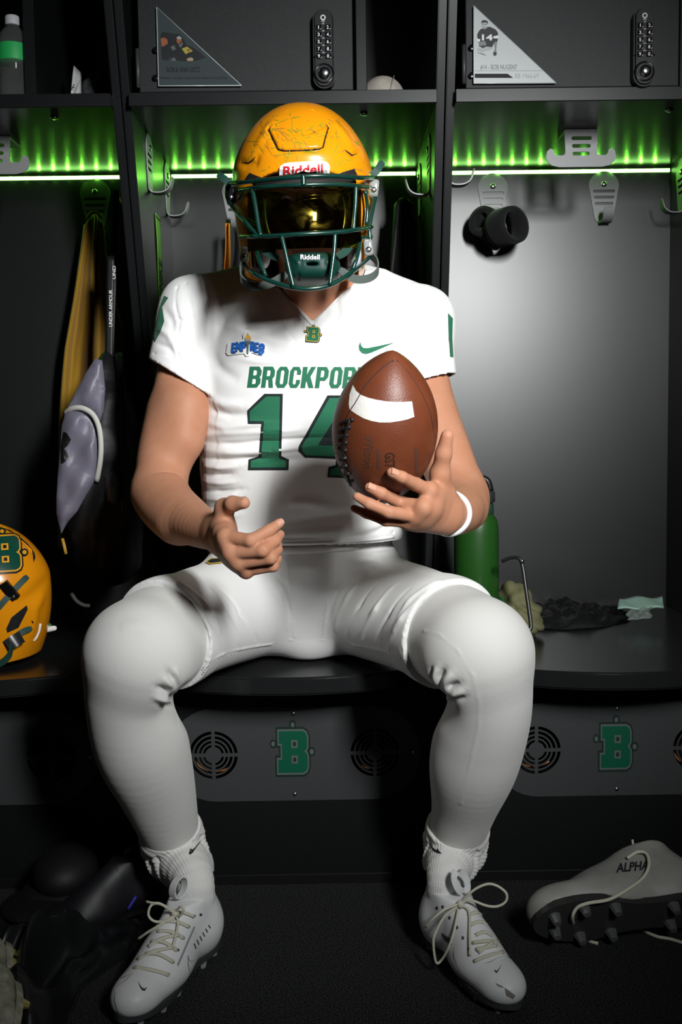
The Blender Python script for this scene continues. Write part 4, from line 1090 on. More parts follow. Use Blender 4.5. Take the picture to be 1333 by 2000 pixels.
# ================================================================== football
LEATHER = mat('brown pebbled leather', (.150, .040, .016), .42, spec=.45, bump=(420, .35, .0012), var=(35, .35, (.115, .028, .011)))
ball = thing('football', 'brown leather football with one white stripe, held up in the player\'s left hand', 'ball', tuple(BC-bax*BL))
prof = []
for i in range(41):
    t = -BL+2*BL*i/40; r = sqrt(max(0, BRc**2-t*t))-(BRc-BR); prof.append((max(.0012, r), t))
prof[0] = (.0012, -BL+.0015); prof[-1] = (.0012, BL-.0015)
bl = lathe('ball_skin', prof, LEATHER, ball, BC, 64, bax); BB = bvh_of(bl)
STRIPE = mat('white painted leather', (.74, .72, .67), .5, bump=(420, .3, .001)); SEAM = mat('dark seam', (.035, .010, .006), .7); LACE = mat('black lace', (.012, .010, .010), .5)
decal('stripe', [[(690, 752), (697, 764), (705, 771), (720, 777), (737, 781), (755, 784), (771, 785), (790, 785), (805, 784), (807, 798), (809.5, 814), (796, 819), (782, 822), (762, 825), (742, 825), (726, 822), (711, 817), (697, 809), (684, 800), (682, 790), (684, 770)]], BB, STRIPE, bl, 6, .0005)
sm = onsurf(BB, [(769, 704), (752, 715), (734, 731), (716, 752), (705, 769), (694, 788), (684, 803), (674, 826), (665, 850), (662, 880), (664, 915), (675, 948)], -.0002)
tube('seam', smoothpts(sm, 4), .0012, SEAM, bl, 6)
sm2 = onsurf(BB, [(775, 703), (800, 730), (822, 765), (838, 800), (847, 840), (848, 880)], -.0003); tube('seam', smoothpts(sm2, 4), .0009, SEAM, bl, 6)
for i in range(9):
    y = 822+15*i; x0 = np.interp(y, [803, 826, 850, 880, 915, 950], [684, 674, 665, 662, 664, 676])
    P = onsurf(BB, [(max(x0-6, 656), y+2), (x0+4, y), (x0+15, y-3)], .0012); tube('lace', P, .0028, LACE, bl, 8, smooth=3)
P = onsurf(BB, [(684, 818), (676, 850), (672, 885), (676, 920), (686, 948)], .0022); tube('lace', P, .0026, LACE, bl, 8, smooth=4)
def vtext(s, x0, x1, y0, y1, **kw):
    me = textfit(s, 0, 0, 1, 1, **kw)
    for v in me.vertices: u, t = v.co[0], v.co[1]; v.co = (x0+(x1-x0)*(1-t), y0+(y1-y0)*u, 0)
    return me
MARK = mat('worn dark ball print', (.030, .012, .008), .6); MARK2 = mat('faint ball print', (.075, .032, .02), .6)
decal('ball_print', vtext('Wilson', 712, 731, 850, 914, offset=.01), BB, MARK2, bl, 8, .0004)
decal('ball_print', vtext('GST', 752, 772, 884, 914, offset=.02), BB, MARK, bl, 8, .0004)
for x0, x1, y0, y1 in ((736, 743, 876, 918), (810, 816, 874, 926)): decal('ball_print', [[(x0, y0), (x1, y0+3), (x1+1, y1), (x0+1, y1-3)]], BB, MARK2, bl, 8, .0004)
# ================================================================== helmets
YEL = mat('gloss yellow shell', (.80, .285, .004), .26, spec=.5, coat=.35, bump=(30, .015, .002))
PADM = mat('black helmet padding', (.010, .010, .011), .6); MASKG = mat('dark green coated wire', (.004, .032, .024), .26, spec=.5, coat=.3)
CLEAR = mat('clear plastic clip', (.55, .58, .56), .15, spec=.6, trans=.6); STRAPM = mat('dark green webbing', (.012, .050, .038), .6, bump=(700, .3)); STRAPG = mat('grey green vinyl strap', (.10, .12, .11), .35)
CUPM = mat('green chin cup', (.003, .032, .023), .45, spec=.25); BLACKSL = mat('vent black', (.004, .004, .004), .8); WPAD = mat('white jaw pad', (.55, .55, .60), .45)
hel = thing('football_helmet', 'scuffed yellow helmet with dark green facemask and tinted visor, worn by the player', 'helmet', tuple(at(600, 520, 1.68)), 'yellow football helmets')
CS = at(592, 351, 1.692); kx = axd(CS)/FPX
RX, RY, RZ = 136.5*kx, .138, 138.5*kx
zbot = at(592, 537, 1.692)[2]
def helmet_field(hh):
    F = Field(CS-np.array([RX+.02, RY+.02, CS[2]-zbot+.02]), CS+np.array([RX+.02, RY+.02, RZ+.02]), hh)
    sl, X, Y, Z = F.sub(F.lo, F.lo+F.n*F.h)
    z = Z-CS[2]; t = np.clip(-z/(CS[2]-zbot), 0, 1)
    a = RX*(1-.02*t-.13*t**2.2); b = RY*(1-.02*t-np.where(Y > CS[1], .30, .10)*t**2.2); cy = CS[1]+.006*t
    p = 2.15
    q = (np.abs((X-CS[0])/a)**p+np.abs((Y-cy)/b)**p+np.where(z > 0, np.abs(z/RZ)**1.5, 0))**(1/p)
    f = ((q-1)*.115).astype(np.float32)
    # side ridge below the crown
    f2 = np.maximum(f, zbot-Z)
    F.d = f2.astype(np.float32)
    return F, sl, X, Y, Z, f
F, sl, X, Y, Z, f = helmet_field(.0022)
F.d = np.maximum(F.d, -(f+.011))
oc = at(594, 462, 1.60); hw = 107*axd(oc)/FPX; hu = 113*axd(oc)/FPX
cutr = ((np.abs((X-oc[0])/hw)**4+np.abs(np.minimum(Z, oc[2]+9)-oc[2])**4*np.where(Z > oc[2], 1/hu**4, 0))**.25-1)*hw
F.cut(sl, np.maximum(cutr, Y-1.675).astype(np.float32))
# ear holes / jaw gap behind the flap
V, Q = F.surf(); V = relax(V, Q, 1, .4); N = vnormals(V, Q)
SHELL0 = (V.copy(), Q.copy())
HEX = [(526, 254), (549, 224), (560, 216), (612, 214), (622, 221), (641, 249), (631, 288), (622, 291), (556, 294), (544, 292)]
def polysd(PX, poly):
    """signed distance (negative inside), 2D"""
    x, y = PX[:, 0], PX[:, 1]; d = np.full(len(x), 1e9); ins = np.zeros(len(x), bool); n = len(poly)
    for i in range(n):
        a = np.array(poly[i], float); b = np.array(poly[i-1], float); ba = b-a; t = np.clip(((x-a[0])*ba[0]+(y-a[1])*ba[1])/(ba@ba), 0, 1)
        d = np.minimum(d, np.hypot(x-a[0]-t*ba[0], y-a[1]-t*ba[1]))
        c = ((a[1] > y) != (b[1] > y)) & (x < (b[0]-a[0])*(y-a[1])/((b[1]-a[1]) or 1e-9)+a[0]); ins ^= c
    return np.where(ins, -d, d)
v = V-CAM; PX = np.stack([666.5+FPX*(v@RT)/(v@FW), 1000-FPX*(v@UP)/(v@FW)], 1)
front = (N@FW < .1) & (V[:, 2] > at(600, 330, 1.62)[2]) & (np.linalg.norm((V-CS)/np.array([RX, RY, RZ]), axis=1) > .97)
sd = polysd(PX, HEX); ss = np.clip((2.5-sd)/5, 0, 1); low = np.clip((PX[:, 1]-226)/12, 0, 1)
V = V+N*(front*(.0028*(ss*ss*(3-2*ss))-.0030*np.exp(-((sd-1.5)/2.6)**2)*low))[:, None]
# crown ridges either side
b0 = qbvh(V, Q)
V = strokes(V, N, [(onsurf(b0, [(508, 300), (498, 318), (480, 322), (466, 318)]), .007, -.004), (onsurf(b0, [(674, 293), (690, 303), (706, 298)]), .004, -.004), (onsurf(b0, [(500, 290), (520, 262), (535, 232)]), .010, .003), (onsurf(b0, [(650, 235), (672, 262), (690, 290)]), .010, .003)])
shell = fastmesh('shell', V, Q, YEL, hel); HB = qbvh(V, Q)
# inner padding
F, sl, X, Y, Z, f = helmet_field(.004)
f = f+.0125; F.d = np.maximum(np.maximum(f, zbot+.006-Z), -(f+.020)).astype(np.float32)
cut2 = ((np.abs((X-oc[0])/(hw-.004))**4+np.abs(Z-oc[2])**4*np.where(Z > oc[2], 1/(hu-.006)**4, 0))**.25-1)*hw
F.cut(sl, np.maximum(cut2, Y-1.665).astype(np.float32))
Vp, Qp = F.surf(); PAD0 = (Vp.copy(), Qp.copy()); padding = fastmesh('padding', Vp, Qp, PADM, hel)
def groove(pts, bvh, wd, parent, m=None, nm='groove', off=.0005):
    P = np.array(pts, float); L = []; R = []
    for i in range(len(P)):
        t = P[min(i+1, len(P)-1)]-P[max(i-1, 0)]; t /= np.linalg.norm(t); n = np.array([-t[1], t[0]]); e = .25 if i in (0, len(P)-1) else 1
        L.append(tuple(P[i]+n*wd/2*e)); R.append(tuple(P[i]-n*wd/2*e))
    return decal(nm, [L+R[::-1]], bvh, m or BLACKSL, parent, 5, off)
groove([(530, 246), (526.5, 255), (534, 274), (543, 291), (556, 294.5), (590, 294), (622, 291.5), (631, 288), (636, 268), (641.5, 250), (637, 243)], HB, 3.2, shell)
groove([(674, 293), (682, 299), (688, 303.5), (698, 300)], HB, 3, shell); groove([(500, 306), (494, 313), (486, 318), (472, 317)], HB, 3, shell)
SCUFF = mat('green scuff', (.26, .27, .012), .5); SCUFF2 = mat('grey scuff', (.42, .20, .02), .5)
random.seed(11)
bmj = {0: bmesh.new(), 1: bmesh.new()}
for i in range(150):
    x, y = random.uniform(485, 710), random.uniform(225, 335)
    if 545 < x < 648 and y > 312: continue
    if random.random() < .45: x, y = random.gauss(570, 40), random.gauss(275, 28)
    L = random.uniform(3, 17) if random.random() < .8 else random.uniform(17, 34); a = random.choice([random.gauss(-.25, .4), random.gauss(1.1, .5)]); wd = random.uniform(.5, 1.6)
    dx, dy = cos(a), sin(a); k = 1 if random.random() < .35 else 0; bm = bmj[k]; row = []
    for j in range(6):
        s_ = (j/5-.5)*L; e = wd*sin(pi*(.08+.84*j/5))*random.uniform(.6, 1.2); bow = .04*s_*s_/max(L, 1)
        pr_ = []
        for sg in (1, -1):
            qx, qy = x+dx*s_-dy*(e*sg+bow), y+dy*s_+dx*(e*sg+bow); d = Vector(ray(qx, qy)); hh = HB.ray_cast(Vector(CAM), d)
            if hh[0] is None or hh[1].dot(d) > -.15: pr_ = None; break
            pr_.append(bm.verts.new(hh[0]+hh[1]*.0004))
        row.append(pr_)
    for j in range(5):
        if row[j] and row[j+1]: bm.faces.new((row[j][0], row[j+1][0], row[j+1][1], row[j][1]))
for k in (0, 1): o = from_bm('scuff_marks', bmj[k], (SCUFF, SCUFF2)[k], shell); o['kind'] = 'stuff'
# brow bumper with the maker's name
NBM = mat('white name bumper', (.80, .80, .80), .35)
nb = decal('name_bumper', [[(543, 347), (546, 335), (550, 326), (556, 321.5), (566, 319), (600, 317), (630, 316), (637, 318.5), (641, 324), (645, 341), (620, 343), (590, 345)]], HB, NBM, shell, 6, .0065)
me = textfit('Riddell', 554, 322.5, 631, 340.5, offset=.022)
for v in me.vertices: v.co[1] -= (v.co[0]-592)*.065
decal('name_print', me, bvh_of(nb), mat('red print', (.55, .012, .02), .5), nb, 4, .0009)
decal('bumper_cushion', [[(490, 338), (505, 344), (540, 347), (543, 352), (500, 353), (482, 350)]], HB, PADM, shell, 6, .003); decal('bumper_cushion', [[(645, 342), (670, 336), (690, 330), (697, 345), (690, 349), (646, 350)]], HB, PADM, shell, 6, .003)
# ---- facemask
def md(px): return 1.655-.158*sqrt(max(0., 1-((px-594)/152.)**2))
def mbar(pts, r=.0034, back=0, parent=None, nm='mask_bar'):
    P = [at(p[0], p[1], (p[2] if len(p) > 2 else md(p[0]))+back) for p in pts]
    return tube(nm, P, r, MASKG, parent or hel, 10, smooth=5)
mbar([(446, 358, 1.655), (470, 357), (541, 349), (592, 344.5), (652, 343.5), (700, 347), (734, 347, 1.65)])
mbar([(462, 372, 1.63), (499, 367), (550, 362.5), (592, 361), (655, 360), (691, 362.5), (724, 366, 1.62)])
mbar([(592, 343), (593, 352), (593, 362)], .0038, -.002)
mbar([(493, 368), (499, 400), (505, 440), (509.5, 461)]); mbar([(696, 360), (694.5, 400), (692, 430), (690.5, 449)])
mbar([(469, 463, 1.63), (490, 462), (509, 461.5), (550, 460), (592, 457), (652, 454), (691, 449.5), (726, 443, 1.63)])
mbar([(550, 460), (556, 485), (566, 530), (574, 562)], .0034, -.004); mbar([(655, 454), (653, 490), (648, 530), (644.5, 557)], .0034, -.004)
mbar([(473, 508, 1.63), (484, 524, 1.60), (499, 536), (535, 551.5), (574, 562), (610, 563.5), (649, 555), (688, 531), (712, 512, 1.60), (727, 497, 1.63)])
mbar([(445, 362, 1.655), (444, 385, 1.65), (460, 412, 1.62), (478, 432), (492, 448), (505, 461)]); mbar([(737, 374, 1.65), (729, 406, 1.63), (722, 445, 1.62), (724, 475, 1.62), (726, 497, 1.63)])
mbar([(502, 490, 1.56), (508, 512), (519, 538)]); mbar([(704, 470, 1.58), (698, 500), (689, 528)]); mbar([(726, 462, 1.63), (700, 466, 1.575)], .003)
mbar([(468, 392, 1.62), (478, 372, 1.60)], .003); mbar([(714, 372, 1.60), (718, 405, 1.61), (716, 440, 1.61)], .003)
# visor
VIS = bpy.data.materials.new('tinted visor'); VIS.use_nodes = True; nt = VIS.node_tree; nt.nodes.clear()
out = nt.nodes.new('ShaderNodeOutputMaterial'); mx = nt.nodes.new('ShaderNodeMixShader'); tr_ = nt.nodes.new('ShaderNodeBsdfTransparent'); gl = nt.nodes.new('ShaderNodeBsdfGlossy')
tr_.inputs[0].default_value = (.035, .03, .026, 1); gl.inputs[0].default_value = (1., .72, .10, 1); gl.inputs['Roughness'].default_value = .055
lw = nt.nodes.new('ShaderNodeLayerWeight'); lw.inputs[0].default_value = .35; mp = nt.nodes.new('ShaderNodeMapRange'); mp.inputs['To Min'].default_value = .13; mp.inputs['To Max'].default_value = .6
tcv = nt.nodes.new('ShaderNodeTexCoord'); nv = nt.nodes.new('ShaderNodeTexNoise'); nv.inputs['Scale'].default_value = 38; nv.inputs['Detail'].default_value = 6; nv.inputs['Distortion'].default_value = 1.0
rv = nt.nodes.new('ShaderNodeMapRange'); rv.inputs['From Min'].default_value = .42; rv.inputs['From Max'].default_value = .62; rv.inputs['To Min'].default_value = .05; rv.inputs['To Max'].default_value = .22
nt.links.new(tcv.outputs['Object'], nv.inputs['Vector']); nt.links.new(nv.outputs['Fac'], rv.inputs['Value']); nt.links.new(rv.outputs[0], gl.inputs['Roughness'])
nt.links.new(lw.outputs['Fresnel'], mp.inputs['Value']); nt.links.new(mp.outputs[0], mx.inputs[0]); nt.links.new(tr_.outputs[0], mx.inputs[1]); nt.links.new(gl.outputs[0], mx.inputs[2]); nt.links.new(mx.outputs[0], out.inputs[0])
Vv = []; Fv = []; nu, nvv = 40, 14
def visD(px, t): return 1.650-.140*sqrt(max(.02, 1-((px-594)/138.)**2))+.012*(t-.45)**2*4-.006*t
for j in range(nvv+1):
    t = j/nvv
    for i in range(nu+1):
        x = 484+222*i/nu; y = (366-4*sin(pi*i/nu))+124*t+ (2-6*i/nu)*t
        Vv.append(at(x, y, visD(x, t)))
for j in range(nvv):
    for i in range(nu): a = j*(nu+1)+i; Fv.append((a, a+1, a+nu+2, a+nu+1))
mesh('visor', Vv, Fv, VIS, hel, True)
# ---- clips, straps, chin cup
def clip(px, py, D, sx, sy, m, rot=0):
    c = at(px, py, D); F = [(-1, -1), (1, -1), (1, 1), (-1, 1)]; k = axd(c)/FPX
    bm = boxbm(-sx*k, sx*k, -.007, .007, -sy*k, sy*k, .004, 3)
    bmesh.ops.rotate(bm, verts=bm.verts, cent=(0, 0, 0), matrix=Matrix.Rotation(rot, 3, 'Y')); bmesh.ops.translate(bm, verts=bm.verts, vec=tuple(c))
    o = from_bm('mask_clip', bm, m, hel, True)
    lathe('clip_screw', [(.0045, 0), (.0045, .0015), (.002, .0025)], SCREW, o, c+np.array([0, -.0072, -.004]), 12, (0, -1, 0))
clip(730, 368, 1.640, 10, 17, CLEAR, .1); clip(452, 382, 1.645, 10, 17, BLACKG, -.1); clip(479, 497, 1.615, 9, 15, CLEAR, .15); clip(720, 484, 1.615, 9, 16, CLEAR, -.1)
def strap(name, pts, hw, m, side, parent=hel): return ribbon(name, [at(*p) for p in pts], np.array(side, float), hw, .0022, m, parent, 5)
strap('strap_tab', [(452, 362, 1.64), (442, 352, 1.642), (434, 346, 1.645), (426, 340, 1.65)], .0058, STRAPM, (.4, 0, 1)); strap('strap_tab', [(727, 342, 1.642), (736, 334, 1.642), (742, 325, 1.646), (748, 316, 1.652)], .0058, STRAPM, (-.6, 0, 1))
strap('chin_strap', [(474, 510, 1.62), (470, 528, 1.60), (474, 548, 1.575), (498, 560, 1.55), (532, 552, 1.53), (560, 535, 1.52)], .0062, STRAPG, (0, -.5, 1)); strap('chin_strap', [(724, 498, 1.62), (737, 512, 1.60), (738, 530, 1.58), (722, 543, 1.56), (694, 545, 1.54), (664, 526, 1.52)], .0062, STRAPG, (0, -.5, 1))
strap('chin_strap', [(506, 455, 1.585), (520, 490, 1.55), (545, 505, 1.525)], .006, STRAPM, (1, -.5, .3)); strap('chin_strap', [(690, 452, 1.585), (680, 485, 1.55), (660, 502, 1.525)], .006, STRAPM, (1, .5, -.3))
cc = at(610, 517, 1.517)+np.array([0, .060, 0]); kc = axd(cc)/FPX*.96
F = Field(cc-.075, cc+.075, .0016)
F.ell(cc, (56*kc, .062, 31*kc), k=0, power=3.4)
F.ell(cc+np.array([0, .030, .004]), (50*kc, .070, 23*kc), k=.003, sub=True)
sl, X, Y, Z = F.sub(F.lo, F.lo+F.n*F.h); F.cut(sl, np.broadcast_to((cc[1]+.005-Y)*-1, F.d.shape).astype(np.float32)*-1)
for dx in (-27, 27): F.cutcap(cc+np.array([dx*kc, -.07, -.006]), cc+np.array([dx*kc, -.03, -.030]), .0022)
F.ell(cc+np.array([0, -.060, 8*kc*.2]), (12*kc, .02, 3*kc), k=.001, sub=True)
Vc, Qc = F.surf(); Vc = relax(Vc, Qc, 1, .4); Nc = vnormals(Vc, Qc); bc_ = qbvh(Vc, Qc)
Vc = strokes(Vc, Nc, [(onsurf(bc_, [(570, 500), (582, 512), (588, 545)]), .003, .002), (onsurf(bc_, [(650, 500), (640, 512), (634, 545)]), .003, .002)])
cup = fastmesh('chin_cup', Vc, Qc, CUPM, hel)
decal('name_print', textfit('Riddell', 587.5, 498.5, 625, 507.5, offset=.02), qbvh(Vc, Qc), WHITE, cup, 3, .0014)
for px_, s_ in ((515, 1), (693, -1)):
    c = at(px_, 500, 1.60); F = Field(c-.035, c+.035, .002); F.ell(c, (.011, .020, .020), k=0); a_, b_ = F.surf(); fastmesh('jaw_pad', a_, b_, WPAD, hel)
tube('brow_pad', [at(x_, 357, md(x_)+.034) for x_ in (500, 530, 560, 592, 625, 655, 690)], .008, PADM, hel, 10, smooth=4)
# face-shield side pieces with the strap lettering
decal('strap_print', [[(474, 425), (480, 428), (486, 446), (480, 444)]], HB, WHITE, shell, 5, .0008); decal('strap_print', [[(712, 408), (717, 404), (716, 432), (711, 436)]], HB, WHITE, shell, 5, .0008)
# ---- second helmet on the bench (seen from its left side and back, face turned to the left)
h2pos = at(-38, 1150, 1.98)
ang = radians(-104)
Rz = np.array([[cos(ang), -sin(ang), 0], [sin(ang), cos(ang), 0], [0, 0, 1]]); tl_ = radians(-4); Ry = np.array([[cos(tl_), 0, sin(tl_)], [0, 1, 0], [-sin(tl_), 0, cos(tl_)]])
MR = Ry@Rz
V2 = (SHELL0[0]-CS)@MR.T; zmin = V2[:, 2].min(); h2 = np.array([h2pos[0], h2pos[1], ZB+.004-zmin])
hel2 = thing('football_helmet', 'yellow helmet with a green letter B on its side, resting on the left bench', 'helmet', (h2[0], h2[1], ZB), 'yellow football helmets')
V2 = V2+h2; N2 = vnormals(V2, SHELL0[1]); b2 = qbvh(V2, SHELL0[1])
V2 = strokes(V2, N2, [(onsurf(b2, [(0, 1026), (35, 1048), (62, 1078)]), .003, -.003, False), (onsurf(b2, [(95, 1125), (60, 1165), (30, 1180)]), .014, -.004), (onsurf(b2, [(88, 1150), (70, 1190), (60, 1250)]), .012, .003)])
shell2 = fastmesh('shell', V2, SHELL0[1], YEL, hel2); B2 = qbvh(V2, SHELL0[1])
fastmesh('padding', (PAD0[0]-CS)@MR.T+h2, PAD0[1], PADM, hel2)
GOLDM = mat('yellow vinyl', (.80, .36, .02), .35); GREENV = mat('green vinyl', (.004, .062, .042), .35); BLKV = mat('black vinyl', (.006, .008, .008), .4)
emblem_px(6, 1082, 66, 66, B2, shell2, {'dark': BLKV, 'line': GOLDM, 'fill': GREENV}, -.06, .0008, 0, 6)
groove([(0, 1030), (18, 1036), (36, 1048), (52, 1062), (63, 1073)], B2, 2.6, shell2); decal('vent', [[(62, 1072), (67, 1080), (69, 1089), (65, 1099), (64, 1086)]], B2, BLACKSL, shell2, 4, .0006)
decal('vent', [[(52, 1182), (54, 1190), (36, 1226), (14, 1236), (12, 1228), (22, 1206)]], B2, BLACKSL, shell2, 4, .0006); decal('vent', [[(62, 1211), (66, 1216), (64, 1218), (61, 1214)]], B2, BLACKSL, shell2, 4, .0006)
P = onsurf(B2, [(-6, 1190), (10, 1172), (30, 1150), (45, 1134), (54, 1126)], .003); ribbon('strap_tab', P, np.array([.7, .1, -.7]), .0058, .003, STRAPM, hel2, 5)
P = onsurf(B2, [(6, 1138), (20, 1155), (32, 1168)], .006); c_ = ribbon('strap_buckle', P, np.array([.75, -.1, .65]), .0085, .008, BLACKG, hel2, 5, round_end=False); lathe('stud', [(.0035, 0), (.0035, .001), (.001, .003)], SCREW, c_, P[2]+np.array([-.003, -.006, .004]), 10, (0, -1, 0))
P = onsurf(B2, [(14, 1262), (28, 1246), (44, 1234), (62, 1227)], .004); ribbon('strap_tab', P, np.array([.45, 0, -.85]), .0058, .003, STRAPM, hel2, 5)
P = onsurf(B2, [(14, 1262), (28, 1252), (42, 1244)], .009); ribbon('strap_buckle', P, np.array([.5, 0, -.85]), .012, .010, BLACKG, hel2, 5, round_end=False)
tube('rim_trim', onsurf(B2, [(79, 1218), (77, 1232), (72, 1244), (66, 1252)], .001), .0022, WHITE, hel2, 8)
mb = [at(-40, 1290, 1.70), at(-10, 1294, 1.70), at(10, 1286, 1.72), at(20, 1268, 1.74)]
strap_ = ribbon('chin_strap', [at(24, 1258, 1.735), at(18, 1280, 1.725), at(0, 1296, 1.72), at(-30, 1303, 1.72)], np.array([0, -.4, 1.]), .006, .0025, STRAPM, hel2, 5)
# ================================================================== cleats
def floor_at(px, py, z=0.):
    d = ray(px, py); return CAM+d*((z-CAM[2])/d[2])
UPW = mat('white synthetic upper', (.78, .79, .80), .42, spec=.45, bump=(900, .12), var=(24, .30, (.70, .71, .71))); UPC = mat('worn cream upper', (.42, .41, .33), .5, var=(70, .16, (.24, .23, .18)), bump=(500, .2))
SOLED = mat('dark grey sole', (.05, .052, .055), .4); SOLEW = mat('grey translucent sole', (.35, .36, .36), .35); LACEM = mat('cream lace', (.60, .58, .47), .8, bump=(900, .4)); CHROME = mat('silver sole', (.30, .31, .31), .22, metal=.7); SMOKE = mat('smoke grey sole plate', (.035, .036, .034), .18, spec=.6); STUDG = mat('gold tipped stud', (.50, .42, .14), .3, metal=.5)
def shoe_local(h=.0024, open_top=True):
    F = Field((-.02, -.07, -.005), (.32, .07, .16), h)
    F.ell((.050, 0, .052), (.050, .035, .050), k=0)
    F.cap((.054, 0, .060), (.066, 0, .112), .036, .0365, k=.02)
    F.cap((.060, 0, .050), (.165, 0, .040), .036, .038, k=.03)
    F.ell((.205, .003, .032), (.088, .047, .030), k=.03)
    F.cap((.104, 0, .094), (.195, .002, .050), .031, .024, k=.03)
    F.ell((.262, .004, .027), (.036, .036, .022), k=.02)
    F.halfspace((0, 0, .012), (0, 0, -1), k=.006)
    F.halfspace((.06, 0, .116), (.05, 0, 1), k=.003, region=((-.02, -.07, .06), (.16, .07, .16)))
    if open_top: F.cutcap((.064, 0, .090), (.068, 0, .160), .029, .031, k=.004)
    V, Q = F.surf(); return relax(V, Q, 2, .45), Q
SH_V, SH_Q = shoe_local()
SOLE2D = [(.006, 0), (.014, .022), (.05, .032), (.10, .028), (.14, .030), (.19, .044), (.235, .045), (.275, .033), (.297, .006), (.288, -.018), (.255, -.036), (.205, -.042), (.15, -.030), (.10, -.026), (.05, -.031), (.014, -.022)]
def frame_from(heel, toe, up=(0, 0, 1), roll=0):
    x = np.asarray(toe)-np.asarray(heel); L = np.linalg.norm(x); x = x/L; u = np.asarray(up, float); y = np.cross(u, x); y /= np.linalg.norm(y); z = np.cross(x, y)
    y2 = y*cos(roll)+z*sin(roll); z2 = -y*sin(roll)+z*cos(roll)
    return np.stack([x, y2, z2], 1), L
def place_shoe(root, heel, Mx, sc, um, sm_, stm, mirror=1, nm='cleat'):
    tf = lambda p: np.asarray(heel)+(np.asarray(p)*sc*np.array([1, mirror, 1.12]))@Mx.T
    V = tf(SH_V); Q = SH_Q if mirror > 0 else SH_Q[:, ::-1]
    up = fastmesh('upper' if root is not player else nm, V, Q, um, root)
    par = root if root is not player else up
    L = smoothpts([np.array(p+(0,)) for p in SOLE2D], 3, True)[:, :2]
    n = len(L); Vs = [tf((a*1.0, b, .006)) for a, b in L]+[tf((a, b*1.03, .016)) for a, b in L]
    Fs = [tuple(range(n))[::-1], tuple(range(n, 2*n))]+[(i, (i+1) % n, n+(i+1) % n, n+i) for i in range(n)]
    if mirror < 0: Fs = [f_[::-1] for f_ in Fs]
    sol = mesh('sole', Vs, Fs, sm_, par)
    for i, (a, b) in enumerate(((.03, .016), (.03, -.016), (.075, .02), (.075, -.018), (.17, .028), (.17, -.026), (.22, .032), (.22, -.028), (.265, .018), (.262, -.012))):
        Vt = []; r0, r1 = .0085, .0050
        for r_, z_ in ((r0, .007), (r1, -.008)):
            for k in range(8): Vt.append(tf((a+r_*cos(k*pi/4)*1.2, b+r_*sin(k*pi/4), z_)))
        Ft = [(k, (k+1) % 8, 8+(k+1) % 8, 8+k) for k in range(8)]+[tuple(range(8, 16))]
        mesh('stud', Vt, Ft, stm, sol)
    return up, tf
# worn cleat, photo left
hl = floor_at(420, 1838, .008); tl2 = floor_at(233, 2006, .008); hl[2] = .008; tl2[2] = .008
MxL, LL = frame_from(hl, tl2); scL = LL/.298
upL, tfL = place_shoe(player, hl, MxL, scL, UPW, SOLED, SOLEW, 1, 'cleat')
hr = floor_at(838, 1826, .008); tr2 = floor_at(1012, 1980, .008); hr[2] = .008; tr2[2] = .008
MxR, LR = frame_from(hr, tr2); scR = LR/.298
upR, tfR = place_shoe(player, hr, MxR, scR, UPW, SOLED, SOLEW, -1, 'cleat')
sock([sp(332, 1616, 1.724, 61), sp(343, 1660, 1.747, 58), (tfL((.064, 0, .128)), .0350*scL), (tfL((.062, 0, .06)), .033*scL)], SOCKB,
     [(369, 1668), (372, 1658), (376, 1660), (380, 1657), (392, 1642), (393, 1636), (391, 1645), (384, 1655), (378, 1664), (372, 1670)])
sock([sp(894, 1612, 1.728, 61), sp(889, 1655, 1.751, 58), (tfR((.064, 0, .128)), .0350*scR), (tfR((.062, 0, .06)), .033*scR)], SOCKB,
     [(838, 1646), (846, 1655), (853, 1661), (856, 1657), (858, 1662), (864, 1668), (856, 1667), (850, 1664), (843, 1656)])
def laces(up, bars, loops, tongue, tab, r=.0022):
    b = bvh_of(up)
    for p in bars: tube('lace', smoothpts(onsurf(b, p, .0028), 4), r*1.1, LACEM, up, 8, flat=1.5)
    k0 = onsurf(b, [loops[0][0]], .006)[0]
    for L in loops:
        D0 = k0[1]; P = [at(p[0], p[1], D0-.012*sin(pi*i/(len(L)-1))) for i, p in enumerate(L)]
        for i, p in enumerate(L):
            hh = b.ray_cast(Vector(CAM), Vector(ray(*p)))
            if hh[0] is not None and hh[0].y-.004 < P[i][1]: P[i] = at(p[0], p[1], hh[0].y-.005)
        tube('lace', P, r, LACEM, up, 8, smooth=5)
    lathe('lace_knot', [(.001, -.006), (.006, -.004), (.0068, 0), (.006, .004), (.001, .006)], LACEM, up, k0, 10, (.6, 0, 1))
    return b
bL = laces(upL, [[(263, 1889), (296, 1894), (330, 1904)], [(285, 1862), (312, 1864), (339, 1879)], [(270, 1872), (300, 1858), (340, 1850)], [(296, 1838), (320, 1840), (346, 1856)], [(290, 1848), (318, 1832), (350, 1826)], [(308, 1818), (335, 1820), (359, 1832)], [(320, 1800), (345, 1800), (369, 1810)], [(335, 1784), (358, 1782), (379, 1790)]],
   [[(342, 1784), (319, 1768), (297, 1767), (290, 1787), (304, 1800), (333, 1797), (342, 1786)], [(342, 1784), (352, 1771), (359, 1777), (352, 1788), (342, 1786)], [(342, 1786), (315, 1805), (290, 1820), (270, 1834)], [(342, 1786), (348, 1800), (343, 1830), (337, 1850)], [(342, 1784), (315, 1766), (299, 1764), (286, 1761)]], None, None)
